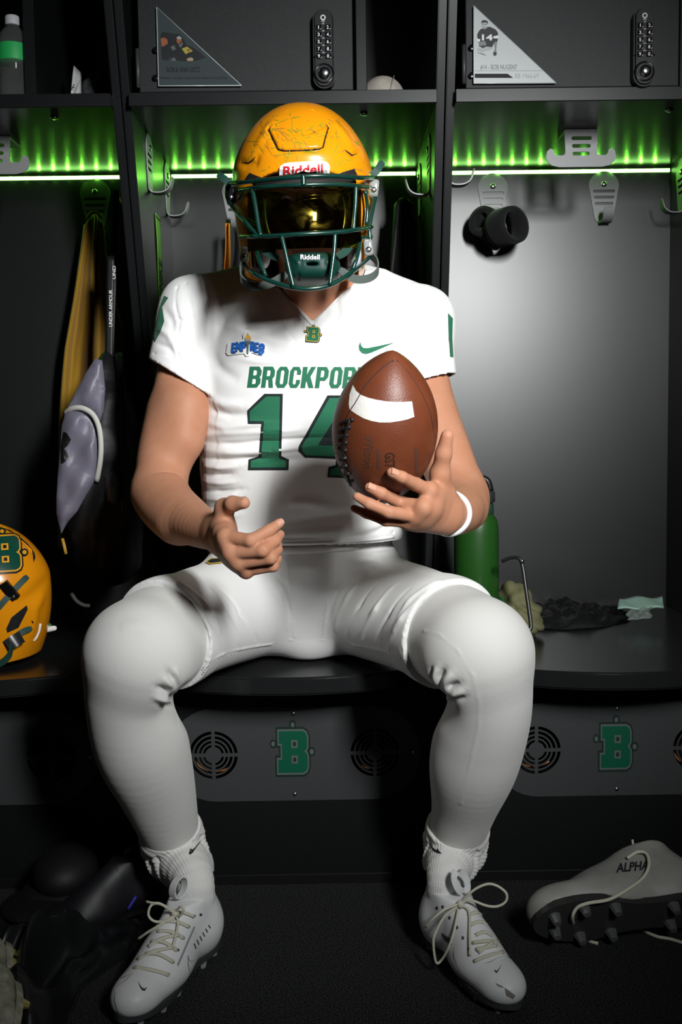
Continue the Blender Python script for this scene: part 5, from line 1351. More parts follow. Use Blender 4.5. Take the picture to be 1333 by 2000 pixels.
bR = laces(upR, [[(927, 1877), (955, 1866), (984, 1859)], [(931, 1854), (950, 1850), (971, 1846)], [(924, 1841), (948, 1838), (974, 1838)], [(935, 1860), (955, 1846), (972, 1828)], [(930, 1826), (948, 1820), (962, 1828)], [(920, 1806), (938, 1800), (952, 1806)], [(915, 1788), (930, 1782), (940, 1786)]],
   [[(900, 1766), (924, 1740), (951, 1727), (971, 1730), (989, 1744), (989, 1760), (973, 1770), (951, 1769), (919, 1758), (900, 1766)], [(898, 1768), (870, 1789), (854, 1816), (847, 1839), (852, 1879), (863, 1875), (877, 1850), (888, 1816), (896, 1775)], [(896, 1766), (870, 1776), (847, 1794), (832, 1811)], [(904, 1768), (917, 1782), (918, 1827), (919, 1866)]], None, None)
def loop_tab(up, cx, cy, rx, ry, D, tilt, hw=.0065):
    P = [at(cx+rx*cos(a)+tilt*sin(a)*ry, cy-ry*sin(a), D+.012*cos(a)) for a in np.linspace(-.5*pi, 1.45*pi, 16)]
    ribbon('pull_tab', P, np.array([.75, -.55, .2]) if tilt >= 0 else np.array([.75, .55, -.2]), hw, .002, UPW, up, 3, round_end=False)
tq = tfL((.108, 0, .125)); loop_tab(upL, pxof(tq)[0]-6, pxof(tq)[1]-12, 11, 21, tq[1]-.006, .25); tq = tfR((.108, 0, .125)); loop_tab(upR, pxof(tq)[0]+6, pxof(tq)[1]-12, 12, 20, tq[1]-.006, -.3)
ribbon('heel_tab', [at(404, 1700, 1.80), at(403, 1682, 1.81), at(408, 1670, 1.815), at(413, 1685, 1.815), at(414, 1702, 1.81)], np.array([.2, 1, 0]), .008, .003, UPW, upL, 5, round_end=False)
ribbon('heel_tab', [at(832, 1700, 1.82), at(828, 1680, 1.83), at(830, 1664, 1.835), at(836, 1668, 1.83)], np.array([.2, 1, 0]), .008, .003, UPW, upR, 5, round_end=False)
GL = mat('grey shoe print', (.055, .06, .065), .4)
pxs = lambda pts, ox, oy: [(ox+x*.225, oy+y*.225) for x, y in pts]
decal('logo_print', [pxs([(395, 1492), (432, 1550), (455, 1560), (478, 1543), (460, 1580), (436, 1578), (420, 1558)], 180, 1580)], bL, GL, upL, 4, .0006)
for x in range(6): decal('vent_print', [pxs([(880+25*x, 1170-32*x), (888+25*x, 1164-32*x), (906+25*x, 1212-36*x), (898+25*x, 1218-36*x)], 180, 1580)], bL, GL, upL, 4, .0006)
decal('side_stripe', [pxs([(735, 1350), (880, 1020), (895, 1025), (748, 1368)], 180, 1580)], bL, mat('pale grey print', (.30, .31, .33), .5), upL, 4, .0006)
for L in ([(832, 1275), (838, 1310), (862, 1328), (895, 1300)], [(830, 1270), (832, 1350), (848, 1420)], [(360, 1425), (300, 1480), (225, 1540)], [(350, 1430), (270, 1465), (245, 1470)], [(200, 1580), (195, 1660), (225, 1760), (300, 1800)]): groove(pxs(L, 180, 1580), bL, 1.0, upL, GL, 'line_print', .0006)
for p in ((885, 930), (943, 918), (838, 1022), (792, 1122), (745, 1225), (703, 1330), (662, 1436)): decal('eyelet', [circ(180+p[0]*.225, 1580+p[1]*.225, 3, 10)], bL, GL, upL, 4, .0006)
decal('logo_print', [pxs([(895, 1345), (868, 1400), (850, 1428), (830, 1412), (828, 1395), (848, 1408), (862, 1395)], 780, 1580)], bR, GL, upR, 4, .0006)
for L in ([(932, 1275), (1000, 1310), (1060, 1325)], [(932, 1275), (1010, 1320), (1080, 1375), (1110, 1420)], [(740, 1340), (790, 1330), (885, 1278)], [(480, 1200), (475, 1280), (520, 1400)]): groove(pxs(L, 780, 1580), bR, 1.0, upR, GL, 'line_print', .0006)
for x in range(5): decal('vent_print', [pxs([(370+16*x, 1080+10*x), (378+16*x, 1076+10*x), (405+14*x, 1140+10*x), (397+14*x, 1144+10*x)], 780, 1580)], bR, GL, upR, 4, .0006)
for p in ((330, 860), (380, 850), (440, 945), (505, 1030), (555, 1120), (605, 1215)): decal('eyelet', [circ(780+p[0]*.225, 1580+p[1]*.225, 2.6, 10, 3.6)], bR, GL, upR, 4, .0006)
DIRT = mat('dirt smudge', (.20, .19, .16), .8)
decal('dirt_print', [pxs([(915, 1550), (960, 1580), (1010, 1620), (990, 1650), (930, 1620)], 780, 1580)], bR, DIRT, upR, 4, .0005); decal('dirt_print', [pxs([(835, 1510), (900, 1540), (910, 1555), (860, 1540)], 780, 1580)], bR, DIRT, upR, 4, .0005)
# ================================================================== things in and around the lockers
GLASSP = mat('clear bottle plastic', (.9, .95, .93), .06, trans=.95, ior=1.25); CAPW = mat('white cap', (.62, .62, .66), .45); LABG = mat('bright green label', (.02, .42, .10), .5)
def local_lathe(prof, n=28): return prof
# ---- water bottle on the left shelf
bx = at(30, 188, 2.06); bz = ZS1
wbt = thing('water_bottle', 'clear plastic water bottle with green label and white cap on the left shelf', 'bottle', (bx[0], bx[1], bz))
r = .0325; H = .172
prof = [(.024, 0), (r, .004), (r, .010)]
for i in range(5): prof += [(r-.0022, .016+.010*i), (r, .021+.010*i)]
prof += [(r, .078), (r-.001, .108), (r-.001, .114), (.030, .124), (.022, .138), (.0125, .148), (.0125, .154)]
b_ = lathe('bottle_body', prof, GLASSP, wbt, (bx[0], bx[1], bz), 32)
lathe('label', [(r+.0006, .076), (r+.0008, .077), (r+.0006, .108), (r+.0004, .109)], LABG, wbt, (bx[0], bx[1], bz), 32)
lathe('cap', [(.0148, .150), (.0150, .151), (.0150, .165), (.0135, .1675), (.001, .168)], CAPW, wbt, (bx[0], bx[1], bz), 28)
# ---- packet and bag in the left cubby
PAPER = mat('white paper', (.55, .55, .55), .6); BAGM = mat('grey plastic bag', (.06, .062, .065), .35)
def sheet(name, fn, nu, nv, m, parent=None, thick=.001, label=None, cat=None, smooth=True):
    V = [fn(i/nu, j/nv) for j in range(nv+1) for i in range(nu+1)]; Fq = [(j*(nu+1)+i, j*(nu+1)+i+1, (j+1)*(nu+1)+i+1, (j+1)*(nu+1)+i) for j in range(nv) for i in range(nu)]
    o = mesh(name, V, Fq, m, parent, smooth)
    if thick: s = o.modifiers.new('thickness', 'SOLIDIFY'); s.thickness = thick; s.offset = 0
    if label: tag(o, label, cat)
    return o
pk = sheet('paper_packet', lambda u, v: at(138+20*u+6*v*(1-u), 187-(58-14*u)*v, 2.10+.02*u+.03*v), 4, 4, PAPER, None, .003, 'small white printed packet standing in the left cubby', 'packet')
flatprint('packet_print', textfit('ESSENTIALS', 0, 0, 1, 1), lambda u, v: at(156-9*v*0+ -2+4*v-8*(1-u)*.0-10*(1-u), 184-26*u*1.0-4*v, 2.097+.012*u), BLACKI, pk)
flatprint('packet_print', [circ(144.5, 166, 1.6, 8), [(141, 168), (144, 169), (147, 172), (146, 173), (143.5, 171), (141.5, 173)]], lambda u, v: at(u, v, 2.097), BLACKI, pk)
F = Field(at(185, 190, 2.2)-np.array([.06, .08, .02]), at(185, 90, 2.2)+np.array([.06, .08, .02]), .0035)
c0 = at(184, 150, 2.2); F.ell((c0[0], 2.2, ZS1+.045), (.030, .05, .044), k=.01); F.ell((c0[0]+.012, 2.21, ZS1+.085), (.016, .03, .022), k=.03); F.halfspace((0, 0, ZS1+.001), (0, 0, -1))
V, Q = F.surf(); N = vnormals(V, Q); V = V+N*(.0035*np.abs(np.sin(V[:, 0]*160+3*np.sin(V[:, 2]*70))+.6*np.sin(V[:, 2]*130+V[:, 0]*60)))[:, None]
V[:, 2] = np.maximum(V[:, 2], ZS1+.0008)
tag(fastmesh('plastic_bag', V, Q, BAGM), 'crumpled dark plastic bag behind the white packet in the left cubby', 'bag')
# ---- pale cap in the middle cubby
CAPM = mat('pale worn cap cloth', (.42, .39, .34), .85, var=(40, .2, (.32, .29, .25)), bump=(300, .3))
cp = thing('baseball_cap', 'pale off-white cap lying in the middle cubby right of the keypad door', 'cap', tuple(at(757, 183, 2.09)))
F = Field(at(757, 170, 2.09)-.09, at(757, 170, 2.09)+.09, .003); cc_ = at(748, 182, 2.075)
F.ell((cc_[0], 2.085, ZS1+.004), (.046, .056, .046), k=0); F.halfspace((0, 0, ZS1+.001), (0, 0, -1))
V, Q = F.surf(); fastmesh('crown', V, Q, CAPM, cp)
tube('crown_seam', [(cc_[0]+.012+.012*sin(a), 2.085-.0555*cos(a), ZS1+.004+.0458*sin(a)) for a in np.linspace(.05, 1.3, 8)], .0009, mat('cap seam', (.25, .22, .19), .9), cp, 6)
sheet('brim', lambda u, v: np.array([cc_[0]+.03+.045*u, 2.10+.07*v, ZS1+.010+.004*sin(pi*v)-.008*u]), 6, 6, mat('brown cap brim', (.16, .12, .09), .85), cp, .003)
# ---- black band on the right locker's left hook
KNIT = mat('black knit', (.006, .006, .007), .9, bump=(600, .5), sheen=.1)
bnd = thing('black_wristband', 'thick black fabric band hung over the hook in the right locker', 'band', tuple(at(975, 440, 2.42)))
def ring(px, py, D, rp, ax, wd, th, name):
    c = at(px, py, D); ax = np.array(ax, float); ax /= np.linalg.norm(ax); u = np.cross(ax, [0, 0, 1]); u /= np.linalg.norm(u); v = np.cross(u, ax); R_ = rp*axd(c)/FPX; V = []; Fq = []; n = 36
    for k in range(n):
        a = 2*pi*k/n; d = u*cos(a)+v*sin(a)
        for (rr, zz) in ((R_, -wd), (R_+.002, -wd*.5), (R_+.002, wd*.5), (R_, wd), (R_-th, wd), (R_-th-.002, 0), (R_-th, -wd)): V.append(c+d*rr*(1+.04*sin(2*a+1))+ax*zz)
    m = 7
    for k in range(n):
        for q in range(m): Fq.append((k*m+q, k*m+(q+1) % m, ((k+1) % n)*m+(q+1) % m, ((k+1) % n)*m+q))
    return mesh(name, V, Fq, KNIT, bnd, True)
ring(990, 443, 2.40, 36, (.75, -1, .05), .030, .009, 'band_loop'); ring(950, 436, 2.44, 30, (-.9, -.8, .25), .022, .016, 'band_loop')
F = Field(at(965, 465, 2.44)-.07, at(965, 465, 2.44)+.07, .0035); F.chain([(at(940, 425, 2.455), .016), (at(955, 450, 2.445), .021), (at(968, 478, 2.44), .014)], k=.01); V, Q = F.surf(); fastmesh('band_fold', V, Q, KNIT, bnd)
# ---- green flask
GRN = mat('satin green steel', (.016, .078, .011), .38, spec=.5, bump=(500, .04)); GCAP = mat('dark green cap', (.020, .055, .035), .5)
fb = at(931, 1100, 2.16); fl = thing('flask', 'tall green steel flask with dark screw cap on the right bench', 'bottle', (fb[0], 2.16, ZB))
kf = axd(fb)/FPX; r = 43.5*kf; zt = at(931, 1008, 2.16)[2]-ZB
lathe('flask_body', [(r*.93, 0), (r, .006), (r, zt-.035), (r*.985, zt-.022), (r*.93, zt-.008), (r*.80, zt+.002), (r*.74, zt+.006)], GRN, fl, (fb[0], 2.16, ZB), 48)
lathe('flask_collar', [(r*.76, zt+.004), (r*.78, zt+.006), (r*.78, zt+.026), (r*.74, zt+.028)], GCAP, fl, (fb[0], 2.16, ZB), 40)
lathe('flask_cap', [(r*.72, zt+.028), (r*.84, zt+.032), (r*.84, zt+.052), (r*.66, zt+.056), (.01, zt+.057)], mat('charcoal cap', (.03, .036, .034), .45), fl, (fb[0], 2.16, ZB), 40)
tube('cap_handle', [(fb[0]-.028, 2.16, ZB+zt+.054), (fb[0]-.02, 2.16, ZB+zt+.078), (fb[0], 2.155, ZB+zt+.084), (fb[0]+.022, 2.15, ZB+zt+.078), (fb[0]+.03, 2.15, ZB+zt+.054)], .0075, BLACKP, fl, 10, smooth=4)
# ---- rod frame, olive cloth, black shirt, mint packets on the right bench
ROD = mat('black coated rod', (.02, .02, .022), .3, spec=.6)
rf = thing('wire_stand', 'thin black bent-rod stand with one green bar beside the green flask', 'stand', tuple(at(1032, 1232, 1.98)))
tube('rod', [at(982, 1096, 2.05), at(1000, 1089, 2.04), at(1014, 1090, 2.03), at(1021, 1104, 2.025), at(1028, 1150, 2.01), at(1037, 1215, 1.985), at(1036, 1229, 1.98), at(1026, 1232, 1.98), at(1012, 1222, 1.985)], .0042, ROD, rf, 10, smooth=5)
tube('green_bar', [at(976, 1164, 2.0), at(1000, 1198, 1.99), at(1024, 1230, 1.98)], .0028, mat('green bar', (.01, .10, .03), .4), rf, 8)
lathe('rivet', [(.004, -.004), (.005, 0), (.004, .004)], SCREW, rf, at(1020, 1096, 2.022), 10, (0, -1, 0))
lathe('rivet', [(.004, -.004), (.005, 0), (.004, .004)], SCREW, rf, at(1026, 1227, 1.974), 10, (0, -1, 0))
def heap(name, label, cat, poly_px, base, hmax, m, seed, ridge=60, D=None, res=70, zfloor=ZB, amp=.35):
    """crumpled cloth: height field over an outline on a surface, folds as ridges; closed below"""
    rg = np.random.default_rng(seed)
    P = np.array([floor_at(x, y, base)[:2] for x, y in poly_px]); lo, hi = P.min(0)-.01, P.max(0)+.01
    nx = res; ny = max(12, int(res*(hi[1]-lo[1])/(hi[0]-lo[0]))); gx, gy = np.meshgrid(np.linspace(lo[0], hi[0], nx+1), np.linspace(lo[1], hi[1], ny+1))
    pts = np.stack([gx.ravel(), gy.ravel()], 1); sd = polysd(pts, [tuple(p) for p in P]); env = np.clip(-sd/(.42*min(hi-lo)), 0, 1); env = env**.62*(1.4-.4*env)
    h_ = np.zeros(len(pts))
    a0 = rg.uniform(0, pi)
    for k in range(5):
        a = a0+rg.uniform(-.75, .75); f = ridge*(.5+.35*k)*rg.uniform(.85, 1.15); wx = pts[:, 0]*cos(a)+pts[:, 1]*sin(a); wy = -pts[:, 0]*sin(a)+pts[:, 1]*cos(a)
        h_ += (.5+.5*np.sin(wx*f+2.6*np.sin(wy*f*.16+k)+1.1*np.sin(wy*f*.34+2*k)+rg.uniform(0, 6)))**1.7*rg.uniform(.7, 1)*(ridge/f)**.9*(.55+.45*np.sin(wy*f*.2+3*k))
    h_ = (h_-h_.min())/(h_.max()-h_.min()); z = zfloor+.0015+hmax*env*((1-amp)*(.55+.45*np.sin(pts[:, 0]*17+seed)*np.sin(pts[:, 1]*13+seed))+amp*1.3*h_)
    keep = sd < .004; idx = -np.ones(len(pts), int); idx[keep] = np.arange(keep.sum())
    Vt = np.stack([pts[:, 0], pts[:, 1], z], 1)[keep]; Fq = []
    for j in range(ny):
        for i in range(nx):
            q = [j*(nx+1)+i, j*(nx+1)+i+1, (j+1)*(nx+1)+i+1, (j+1)*(nx+1)+i]
            if all(keep[t] for t in q): Fq.append([idx[t] for t in q])
    o = mesh(name, Vt, Fq, m, None, True); tag(o, label, cat)
    return o
OLIVE = mat('olive cloth', (.16, .155, .075), .85, bump=(300, .3)); BLKC = mat('black jersey cloth', (.006, .006, .0065), .6, spec=.4, bump=(500, .25)); SATIN = mat('black satin cloth', (.008, .0085, .009), .30, spec=.5, bump=(700, .15))
oc_ = at(1006, 1150, 2.17); F = Field(oc_-.12, oc_+.12, .003)
F.ell((oc_[0], 2.17, ZB+.055), (.040, .05, .058), k=.01); F.ell((oc_[0]+.018, 2.15, ZB+.030), (.034, .05, .034), k=.03); F.halfspace((0, 0, ZB+.001), (0, 0, -1))
V, Q = F.surf(); N = vnormals(V, Q); V = V+N*(.006*np.abs(np.sin(V[:, 0]*110+V[:, 2]*90+2*np.sin(V[:, 2]*50)))**.8+.0035*np.sin(V[:, 2]*190-V[:, 0]*80+2*np.sin(V[:, 0]*60)))[:, None]; V[:, 2] = np.maximum(V[:, 2], ZB+.0008)
tag(fastmesh('olive_cloth', V, Q, OLIVE), 'crumpled olive cloth tucked between the flask and the black rod stand', 'cloth')
heap('black_shirt', 'crumpled black shirt lying on the right bench', 'clothing', [(1030, 1226), (1100, 1232), (1180, 1226), (1228, 1214), (1232, 1202), (1180, 1190), (1110, 1178), (1040, 1180), (1024, 1205)], ZB, .062, BLKC, 5, 105, res=150, amp=.62)
MINT = mat('mint green wrapper', (.32, .50, .42), .35, bump=(140, .4, .002)); CLRW = mat('clear wrapper film', (.30, .36, .33), .2, bump=(160, .8, .002), alpha=.55)
sheet('mint_packet', lambda u, v: at(1207+ (90)*u+4*v-6*u*v, 1190-8*u-(22-6*u)*v+6*u*(1-v), 2.26+.05*v-.02*u)+np.array([0, 0, .003*sin(9*u+4*v)]), 14, 6, MINT, None, .004, 'mint green paper packet at the far end of the right bench', 'packet')
sheet('clear_wrapper', lambda u, v: at(1226+46*u+3*sin(8*v), 1211-4*u-(18+4*u)*v, 2.16+.05*v)+np.array([0, 0, .004*sin(13*u)*sin(9*v)]), 14, 8, CLRW, None, .0015, 'crinkled clear wrapper under the mint packet', 'wrapper')
# ---- things behind the left helmet
t_ = thing('plastic_case', 'small white and green plastic piece behind the left helmet', 'case', tuple(at(96, 1232, 2.02)))
F = Field(at(92, 1229, 2.02)-.04, at(92, 1229, 2.02)+.04, .002); F.chain([(at(76, 1233, 2.02), .0055), (at(94, 1229, 2.02), .0062), (at(106, 1227, 2.02), .0055)], k=.004); V, Q = F.surf(); fastmesh('white_body', V, Q, WHITE, t_)
F = Field(at(88, 1219, 2.05)-.04, at(88, 1219, 2.05)+.04, .002); F.ell(at(88, 1222, 2.045), (.014, .012, .007), k=0); V, Q = F.surf(); fastmesh('green_lid', V, Q, mat('green lid', (.03, .20, .06), .5), t_)
# ---- yellow jersey on the left hook
YCL = mat('yellow jersey cloth', (.32, .175, .010), .75, spec=.3, bump=(700, .3), sheen=.2)
LE = [(418, 176), (430, 165), (520, 150), (680, 128), (820, 118), (960, 112), (1075, 112)]; RE = [(418, 192), (430, 204), (520, 212), (640, 236), (720, 232), (850, 200), (1075, 150)]
def yj(u, v):
    y = 418+v*655; l = np.interp(y, [a for a, b in LE], [b for a, b in LE]); r_ = np.interp(y, [a for a, b in RE], [b for a, b in RE])
    f = sin(u*15+1.2*sin(v*5))*.5+sin(u*27+2*v)*.25+.5*cos(u*pi*2)*.3
    return at(l+(r_-l)*u+3*sin(v*9+u*4), y+(10*abs(u-.5)**2*4 if v < .03 else 0), 2.425-.030*f*min(1, .25+v*1.6)-.02*sin(pi*u))
yjt = thing('yellow_jersey', 'bright yellow jersey hanging from the hook in the left locker', 'clothing', tuple(at(180, 420, 2.43)))
sheet('jersey_cloth', yj, 44, 60, YCL, yjt, .003)
tube('hanging_loop', [at(172, 425, 2.43), at(178, 416, 2.425), at(190, 416, 2.425), at(199, 426, 2.43)], .004, YCL, yjt, 8, smooth=4)
# ---- orange garment edge and dark garment behind the player
sheet('orange_towel', lambda u, v: at(441+9*u-3*v+1.5*sin(v*4+u*5), 436+110*v, 2.38+.03*sin(u*4)), 6, 16, mat('orange cloth', (.75, .26, .01), .75, bump=(500, .3)), None, .003, 'narrow orange cloth hanging behind the player, left of the helmet', 'towel')
sheet('grey_garment', lambda u, v: at(449+40*u+2*sin(v*7), 445+150*v, 2.42+.02*sin(u*9+v)), 12, 16, mat('charcoal cloth', (.03, .032, .036), .8), None, .004, 'charcoal garment hanging beside the orange cloth behind the helmet', 'clothing')
sheet('black_garment', lambda u, v: at(772-14*v+(34+26*v)*u, 400+210*v-14*sin(pi*u)*(1-v), 2.36-.03*sin(u*8+v*2)*(.4+v)), 24, 24, BLKC, None, .005, 'black garment hanging right of the helmet in the middle locker', 'clothing')
# ---- green printed strap on the divider
GT = mat('lime strap', (.16, .42, .05), .55, bump=(400, .2))
st = thing('lime_strap', 'narrow lime green strap with black lettering hanging on the left divider', 'strap', (-.392, 2.30, 1.22))
def stp(u, v): y = 2.262+.058*u+.030*v; return np.array([-.3925+.001*sin(v*6), y, 1.400-.235*v])
sheet('strap_web', stp, 4, 24, GT, st, .0012); 
for v0, s_ in ((.02, .06), (.40, .3), (.70, .28)):
    if v0 < .1: flatprint('strap_print', [[(0, v0), (1, v0), (1, v0+.02), (0, v0+.02)]], lambda u, v: stp(u, v)+np.array([.0012, 0, 0]), BLACKI, st)
    else: flatprint('strap_print', textfit('NIKE' if v0 < .5 else 'NIKE', 0, 0, 1, 1, shear=.2, offset=.02), lambda u, v, v0=v0, s_=s_: stp(.12+.76*v, v0+s_*(1-u))+np.array([.0012, 0, 0]), BLACKI, st)
# ---- backpack
BPB = mat('black backpack nylon', (.006, .006, .0068), .5, bump=(500, .2)); BPG = mat('mauve grey nylon', (.155, .145, .190), .42, spec=.5, bump=(600, .15)); ZIP = mat('white zip tape', (.58, .57, .53), .7)
bp = thing('backpack', 'black and mauve grey backpack with a white zip, hanging beside the yellow jersey', 'backpack', tuple(at(210, 1110, 2.18)))
F = Field(at(80, 1180, 2.0)-np.array([.02, 0, .02]), np.array([-.432, 2.36, at(200, 670, 2.2)[2]+.03]), .0042)
F.chain([(at(212, 705, 2.20), .022), (at(206, 770, 2.19), .055), (at(205, 870, 2.19), .082), (at(208, 980, 2.18), .092), (at(212, 1080, 2.18), .075)], k=.01)
F.halfspace((-.4325, 0, 0), (1, 0, 0))
V, Q = F.surf(); V = relax(V, Q, 2); N = vnormals(V, Q); V = V+N*(.0035*np.sin(V[:, 2]*60+4*np.sin(V[:, 0]*30))*np.sin(V[:, 0]*45+V[:, 2]*20))[:, None]
V[:, 0] = np.minimum(V[:, 0], -.4335)
fastmesh('pack_body', V, Q, BPB, bp)
def bpoly(L, D0, thick, bul, m, name):
    c = np.mean([at(*p, D0) for p in L], 0); me = fill2d([L]); bm = gridcut(me, 7)
    for v in bm.verts:
        sdv = -polysd(np.array([[v.co[0], v.co[1]]]), L)[0]; e = min(1, max(0, sdv)/16); px_, py_ = v.co[0], v.co[1]
        v.co = at(px_, py_, D0-bul*sqrt(e*(2-e))-.004*sin(px_*.10+py_*.045)*e-.003*sin(py_*.06-px_*.08+1)*e-.003*max(0, sin(px_*.11+py_*.075+1.5*sin(py_*.02)))**4*e)
    bmesh.ops.recalc_face_normals(bm, faces=bm.faces)
    return from_bm(name, bm, m, bp, True)
bpoly([(186, 700), (200, 704), (206, 760), (203, 800), (196, 822), (180, 806), (160, 797), (142, 796), (130, 802), (124, 812), (148, 765), (170, 725)], 2.100, .006, .010, BPG, 'top_panel')
fpk = bpoly([(128, 806), (142, 800), (162, 801), (180, 812), (190, 832), (193, 862), (192, 900), (187, 936), (170, 965), (150, 1000), (132, 1020), (120, 1042), (110, 1005), (110, 970), (116, 890), (121, 830)], 2.088, .008, .012, BPG, 'front_pocket')
bpoly([(203, 930), (222, 918), (232, 945), (226, 985), (210, 978)], 2.09, .006, .015, BPG, 'side_panel')  # patch of light on the pack's shaded side, put in as mauve colour
tube('zipper', [at(*p, D) for p, D in (((127, 807), 2.105), ((140, 798), 2.085), ((160, 797), 2.072), ((180, 808), 2.068), ((192, 830), 2.068), ((197, 862), 2.070), ((196, 900), 2.075), ((189, 940), 2.085))], .0058, ZIP, bp, 8, smooth=5, flat=.7)
mk = decal('pocket_logo', [[(126, 843), (132, 846), (139, 858), (133, 870), (126, 876), (132, 884), (134, 893), (128, 902), (121, 906), (121, 872)]], bvh_of(fpk), BPB, fpk, 5, .002)
tube('zip_pull', [at(122, 1052, 2.12), at(126, 1068, 2.115), at(129, 1082, 2.115)], .0035, mat('orange cord', (.5, .28, .03), .6), bp, 8)
sheet('strap', lambda u, v: at(222+12*u-12*v, 372+330*v, 2.25-.04*v-.008*sin(v*3)), 3, 24, BPB, bp, .003)
s2 = sheet('strap', lambda u, v: at(209+15*u-4*v, 500+215*v, 2.205-.02*v), 3, 20, BPB, bp, .003)
me = textfit('UNDER ARMOUR', 0, 0, 1, 1, offset=.015)
flatprint('strap_print', me, lambda u, v: at(213+6.5*v, 638-72*u, 2.188), WHITE, s2)
me = textfit('UND', 0, 0, 1, 1, offset=.015); flatprint('strap_print', me, lambda u, v: at(220+6*v, 545-26*u, 2.195), WHITE, s2)
tube('strap', [at(232, 690, 2.17), at(240, 800, 2.12), at(244, 920, 2.10), at(240, 1040, 2.11)], .009, BPB, bp, 8, smooth=5, flat=.4, nrm=(0, -1, 0))
tube('strap_trim', [at(140, 1160, 2.03), at(150, 1174, 2.02), at(164, 1182, 2.015), at(176, 1183, 2.015)], .004, mat('dim white trim', (.05, .052, .048), .7), bp, 8, smooth=4)
# ---- floor, left: black satin heap, dark cap, black shoe, cream cleat
heap('black_clothing_pile', 'pile of shiny black clothes on the floor at the left', 'clothing', [(-40, 1900), (-30, 1800), (40, 1765), (130, 1745), (215, 1770), (270, 1810), (255, 1862), (215, 1890), (160, 1930), (130, 1990), (110, 2080), (-60, 2080)], 0, .150, SATIN, 9, 66, res=230, zfloor=0, amp=.70)
dc = thing('dark_cap', 'dark rounded cap resting on the black clothes under the left vent', 'cap', tuple(floor_at(130, 1800)))
q = at(128, 1700, 1.84); F = Field(q-.13, q+.13, .004); F.ell(q, (.060, .075, .045), k=0); V, Q = F.surf(); fastmesh('crown', V, Q, BLKC, dc)
F = Field(q-.15, q+.15, .004); F.ell(q+np.array([-.02, -.05, -.040]), (.085, .080, .016), k=0); V, Q = F.surf(); fastmesh('brim', V, Q, BLKC, dc)
q0 = floor_at(128, 1800); F = Field((q[0]-.12, q[1]-.1, 0), (q[0]+.12, q[1]+.12, q[2]), .005); F.ell((q[0], q[1]+.0, q[2]*.42), (.085, .08, q[2]*.42), k=0, power=3); V, Q = F.surf(); fastmesh('folded_cloth', V, Q, BLKC, dc)
UPB = mat('black shoe upper', (.008, .008, .010), .5); BLU = mat('blue shoe trim', (.03, .03, .30), .4)
bs = thing('black_shoe', 'black shoe with a thin blue trim behind the white cleat at the left', 'shoe', tuple(floor_at(230, 1800)))
hb = floor_at(330, 1762, .008); tb = floor_at(205, 1806, .008); hb[2] = tb[2] = .012
Mb, Lb = frame_from(hb, tb); ub, tfb = place_shoe(bs, hb, Mb, .88, UPB, BLACKP, BLACKP, 1)
ubb = bvh_of(ub); tube('blue_trim', [tfb((.012+.045*t, .036*sin(pi*t*.5)+.004, .112-.005*t)) for t in np.linspace(0, 1, 8)], .0022, BLU, bs, 6)
tube('blue_trim', [tfb((.10+.02*t, .042, .05-.02*t)) for t in np.linspace(0, 1, 5)], .003, BLU, bs, 6)
cl = thing('cream_cleat', 'dirty cream cleat with gold studs at the bottom left corner', 'cleat', tuple(floor_at(10, 1990)))
def rest_shoe(root, Mx, pc, sc, um, sm_, stm, mirror=1):
    P = (SH_V*sc*np.array([1, mirror, 1]))@Mx.T; S_ = np.array([(a, b, -.009) for a, b in SOLE2D])*sc*np.array([1, mirror, 1])@Mx.T
    zmin_ = min(P[:, 2].min(), S_[:, 2].min()); c = P.mean(0); hp_ = np.array([pc[0]-c[0], pc[1]-c[1], .002-zmin_])
    return place_shoe(root, hp_, Mx, sc, um, sm_, stm, mirror)
Mc, _ = frame_from((0, 0, 0), (.35, -.93, .0), up=(-.86, -.25, .50))
pc = floor_at(-62, 2035); rest_shoe(cl, Mc, (pc[0], pc[1]+.04), 1.0, UPC, UPC, STUDG, 1)
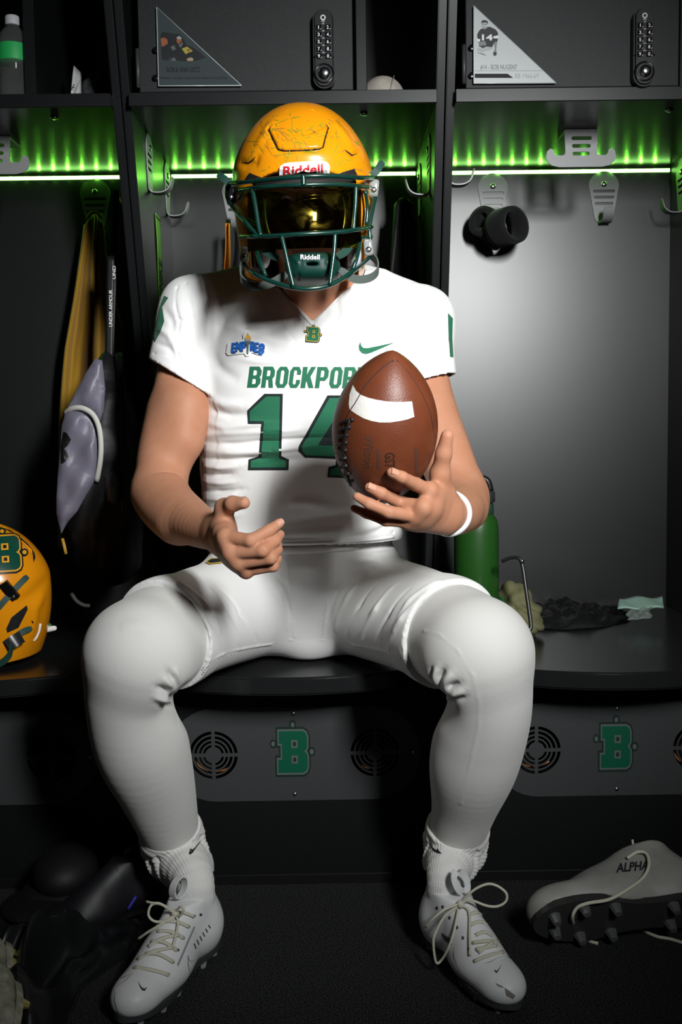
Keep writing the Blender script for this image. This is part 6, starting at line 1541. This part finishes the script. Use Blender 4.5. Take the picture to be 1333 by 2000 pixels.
# ---- floor, right: silver soled cleat on its side
sc_ = thing('silver_cleat', 'grey cleat lying on its side at the right, silver sole showing, ALPHA on the upper', 'cleat', tuple(floor_at(1200, 1830)))
Ms, _ = frame_from((0, 0, 0), (-1, -.10, -.02), up=(.0, .93, .36))
UPG = mat('dull grey white upper', (.33, .335, .31), .5, bump=(600, .25), var=(30, .25, (.26, .26, .23)))
pc = floor_at(1232, 1838); us, tfs = rest_shoe(sc_, Ms, (pc[0], pc[1]+.03), 1.12, UPG, SMOKE, CHROME, 1)
ubv = bvh_of(us)
me = textfit('ALPHA', 1204, 1684, 1268, 1702, offset=.025, shear=.15)
for v in me.vertices: v.co[1] -= (v.co[0]-1236)*.10
decal('name_print', me, ubv, BLACKI, us, 5, .0010)
for x0, y0, x1, y1 in ((1105, 1740, 1145, 1765), (1140, 1725, 1190, 1752)): pass
tube('lace', [at(1236, 1640, 1.86), at(1238, 1655, 1.86), at(1241, 1672, 1.85)], .0022, LACEM, sc_, 8)
fl_ = lambda x, y: floor_at(x, y, .003)
lp = [at(1226, 1676, 1.83), at(1246, 1664, 1.79), at(1264, 1668, 1.76), at(1268, 1692, 1.735), at(1255, 1716, 1.72), at(1225, 1738, 1.71), at(1190, 1757, 1.705), at(1150, 1764, 1.705), at(1127, 1774, 1.715), at(1119, 1796, 1.735), fl_(1130, 1822), fl_(1150, 1837), fl_(1169, 1843)]
sbv = [ubv]+[bvh_of(c) for c in us.children if c.name.startswith(('sole',))]+[bvh_of(c) for c in sc_.children if c.name.startswith('sole')]
for i_, q_ in enumerate(lp[:10]):
    pp = pxof(q_); hs = [b_.ray_cast(Vector(CAM), Vector(ray(*pp))) for b_ in sbv]; hs = [h_[0].y for h_ in hs if h_[0] is not None]
    if hs: lp[i_] = at(pp[0], pp[1], min(hs)-.010)
tube('lace', lp, .0030, LACEM, sc_, 8, smooth=5)
tube('lace', [fl_(1245, 1811), fl_(1280, 1828), fl_(1310, 1834), fl_(1345, 1845)], .0030, LACEM, sc_, 8, smooth=5)
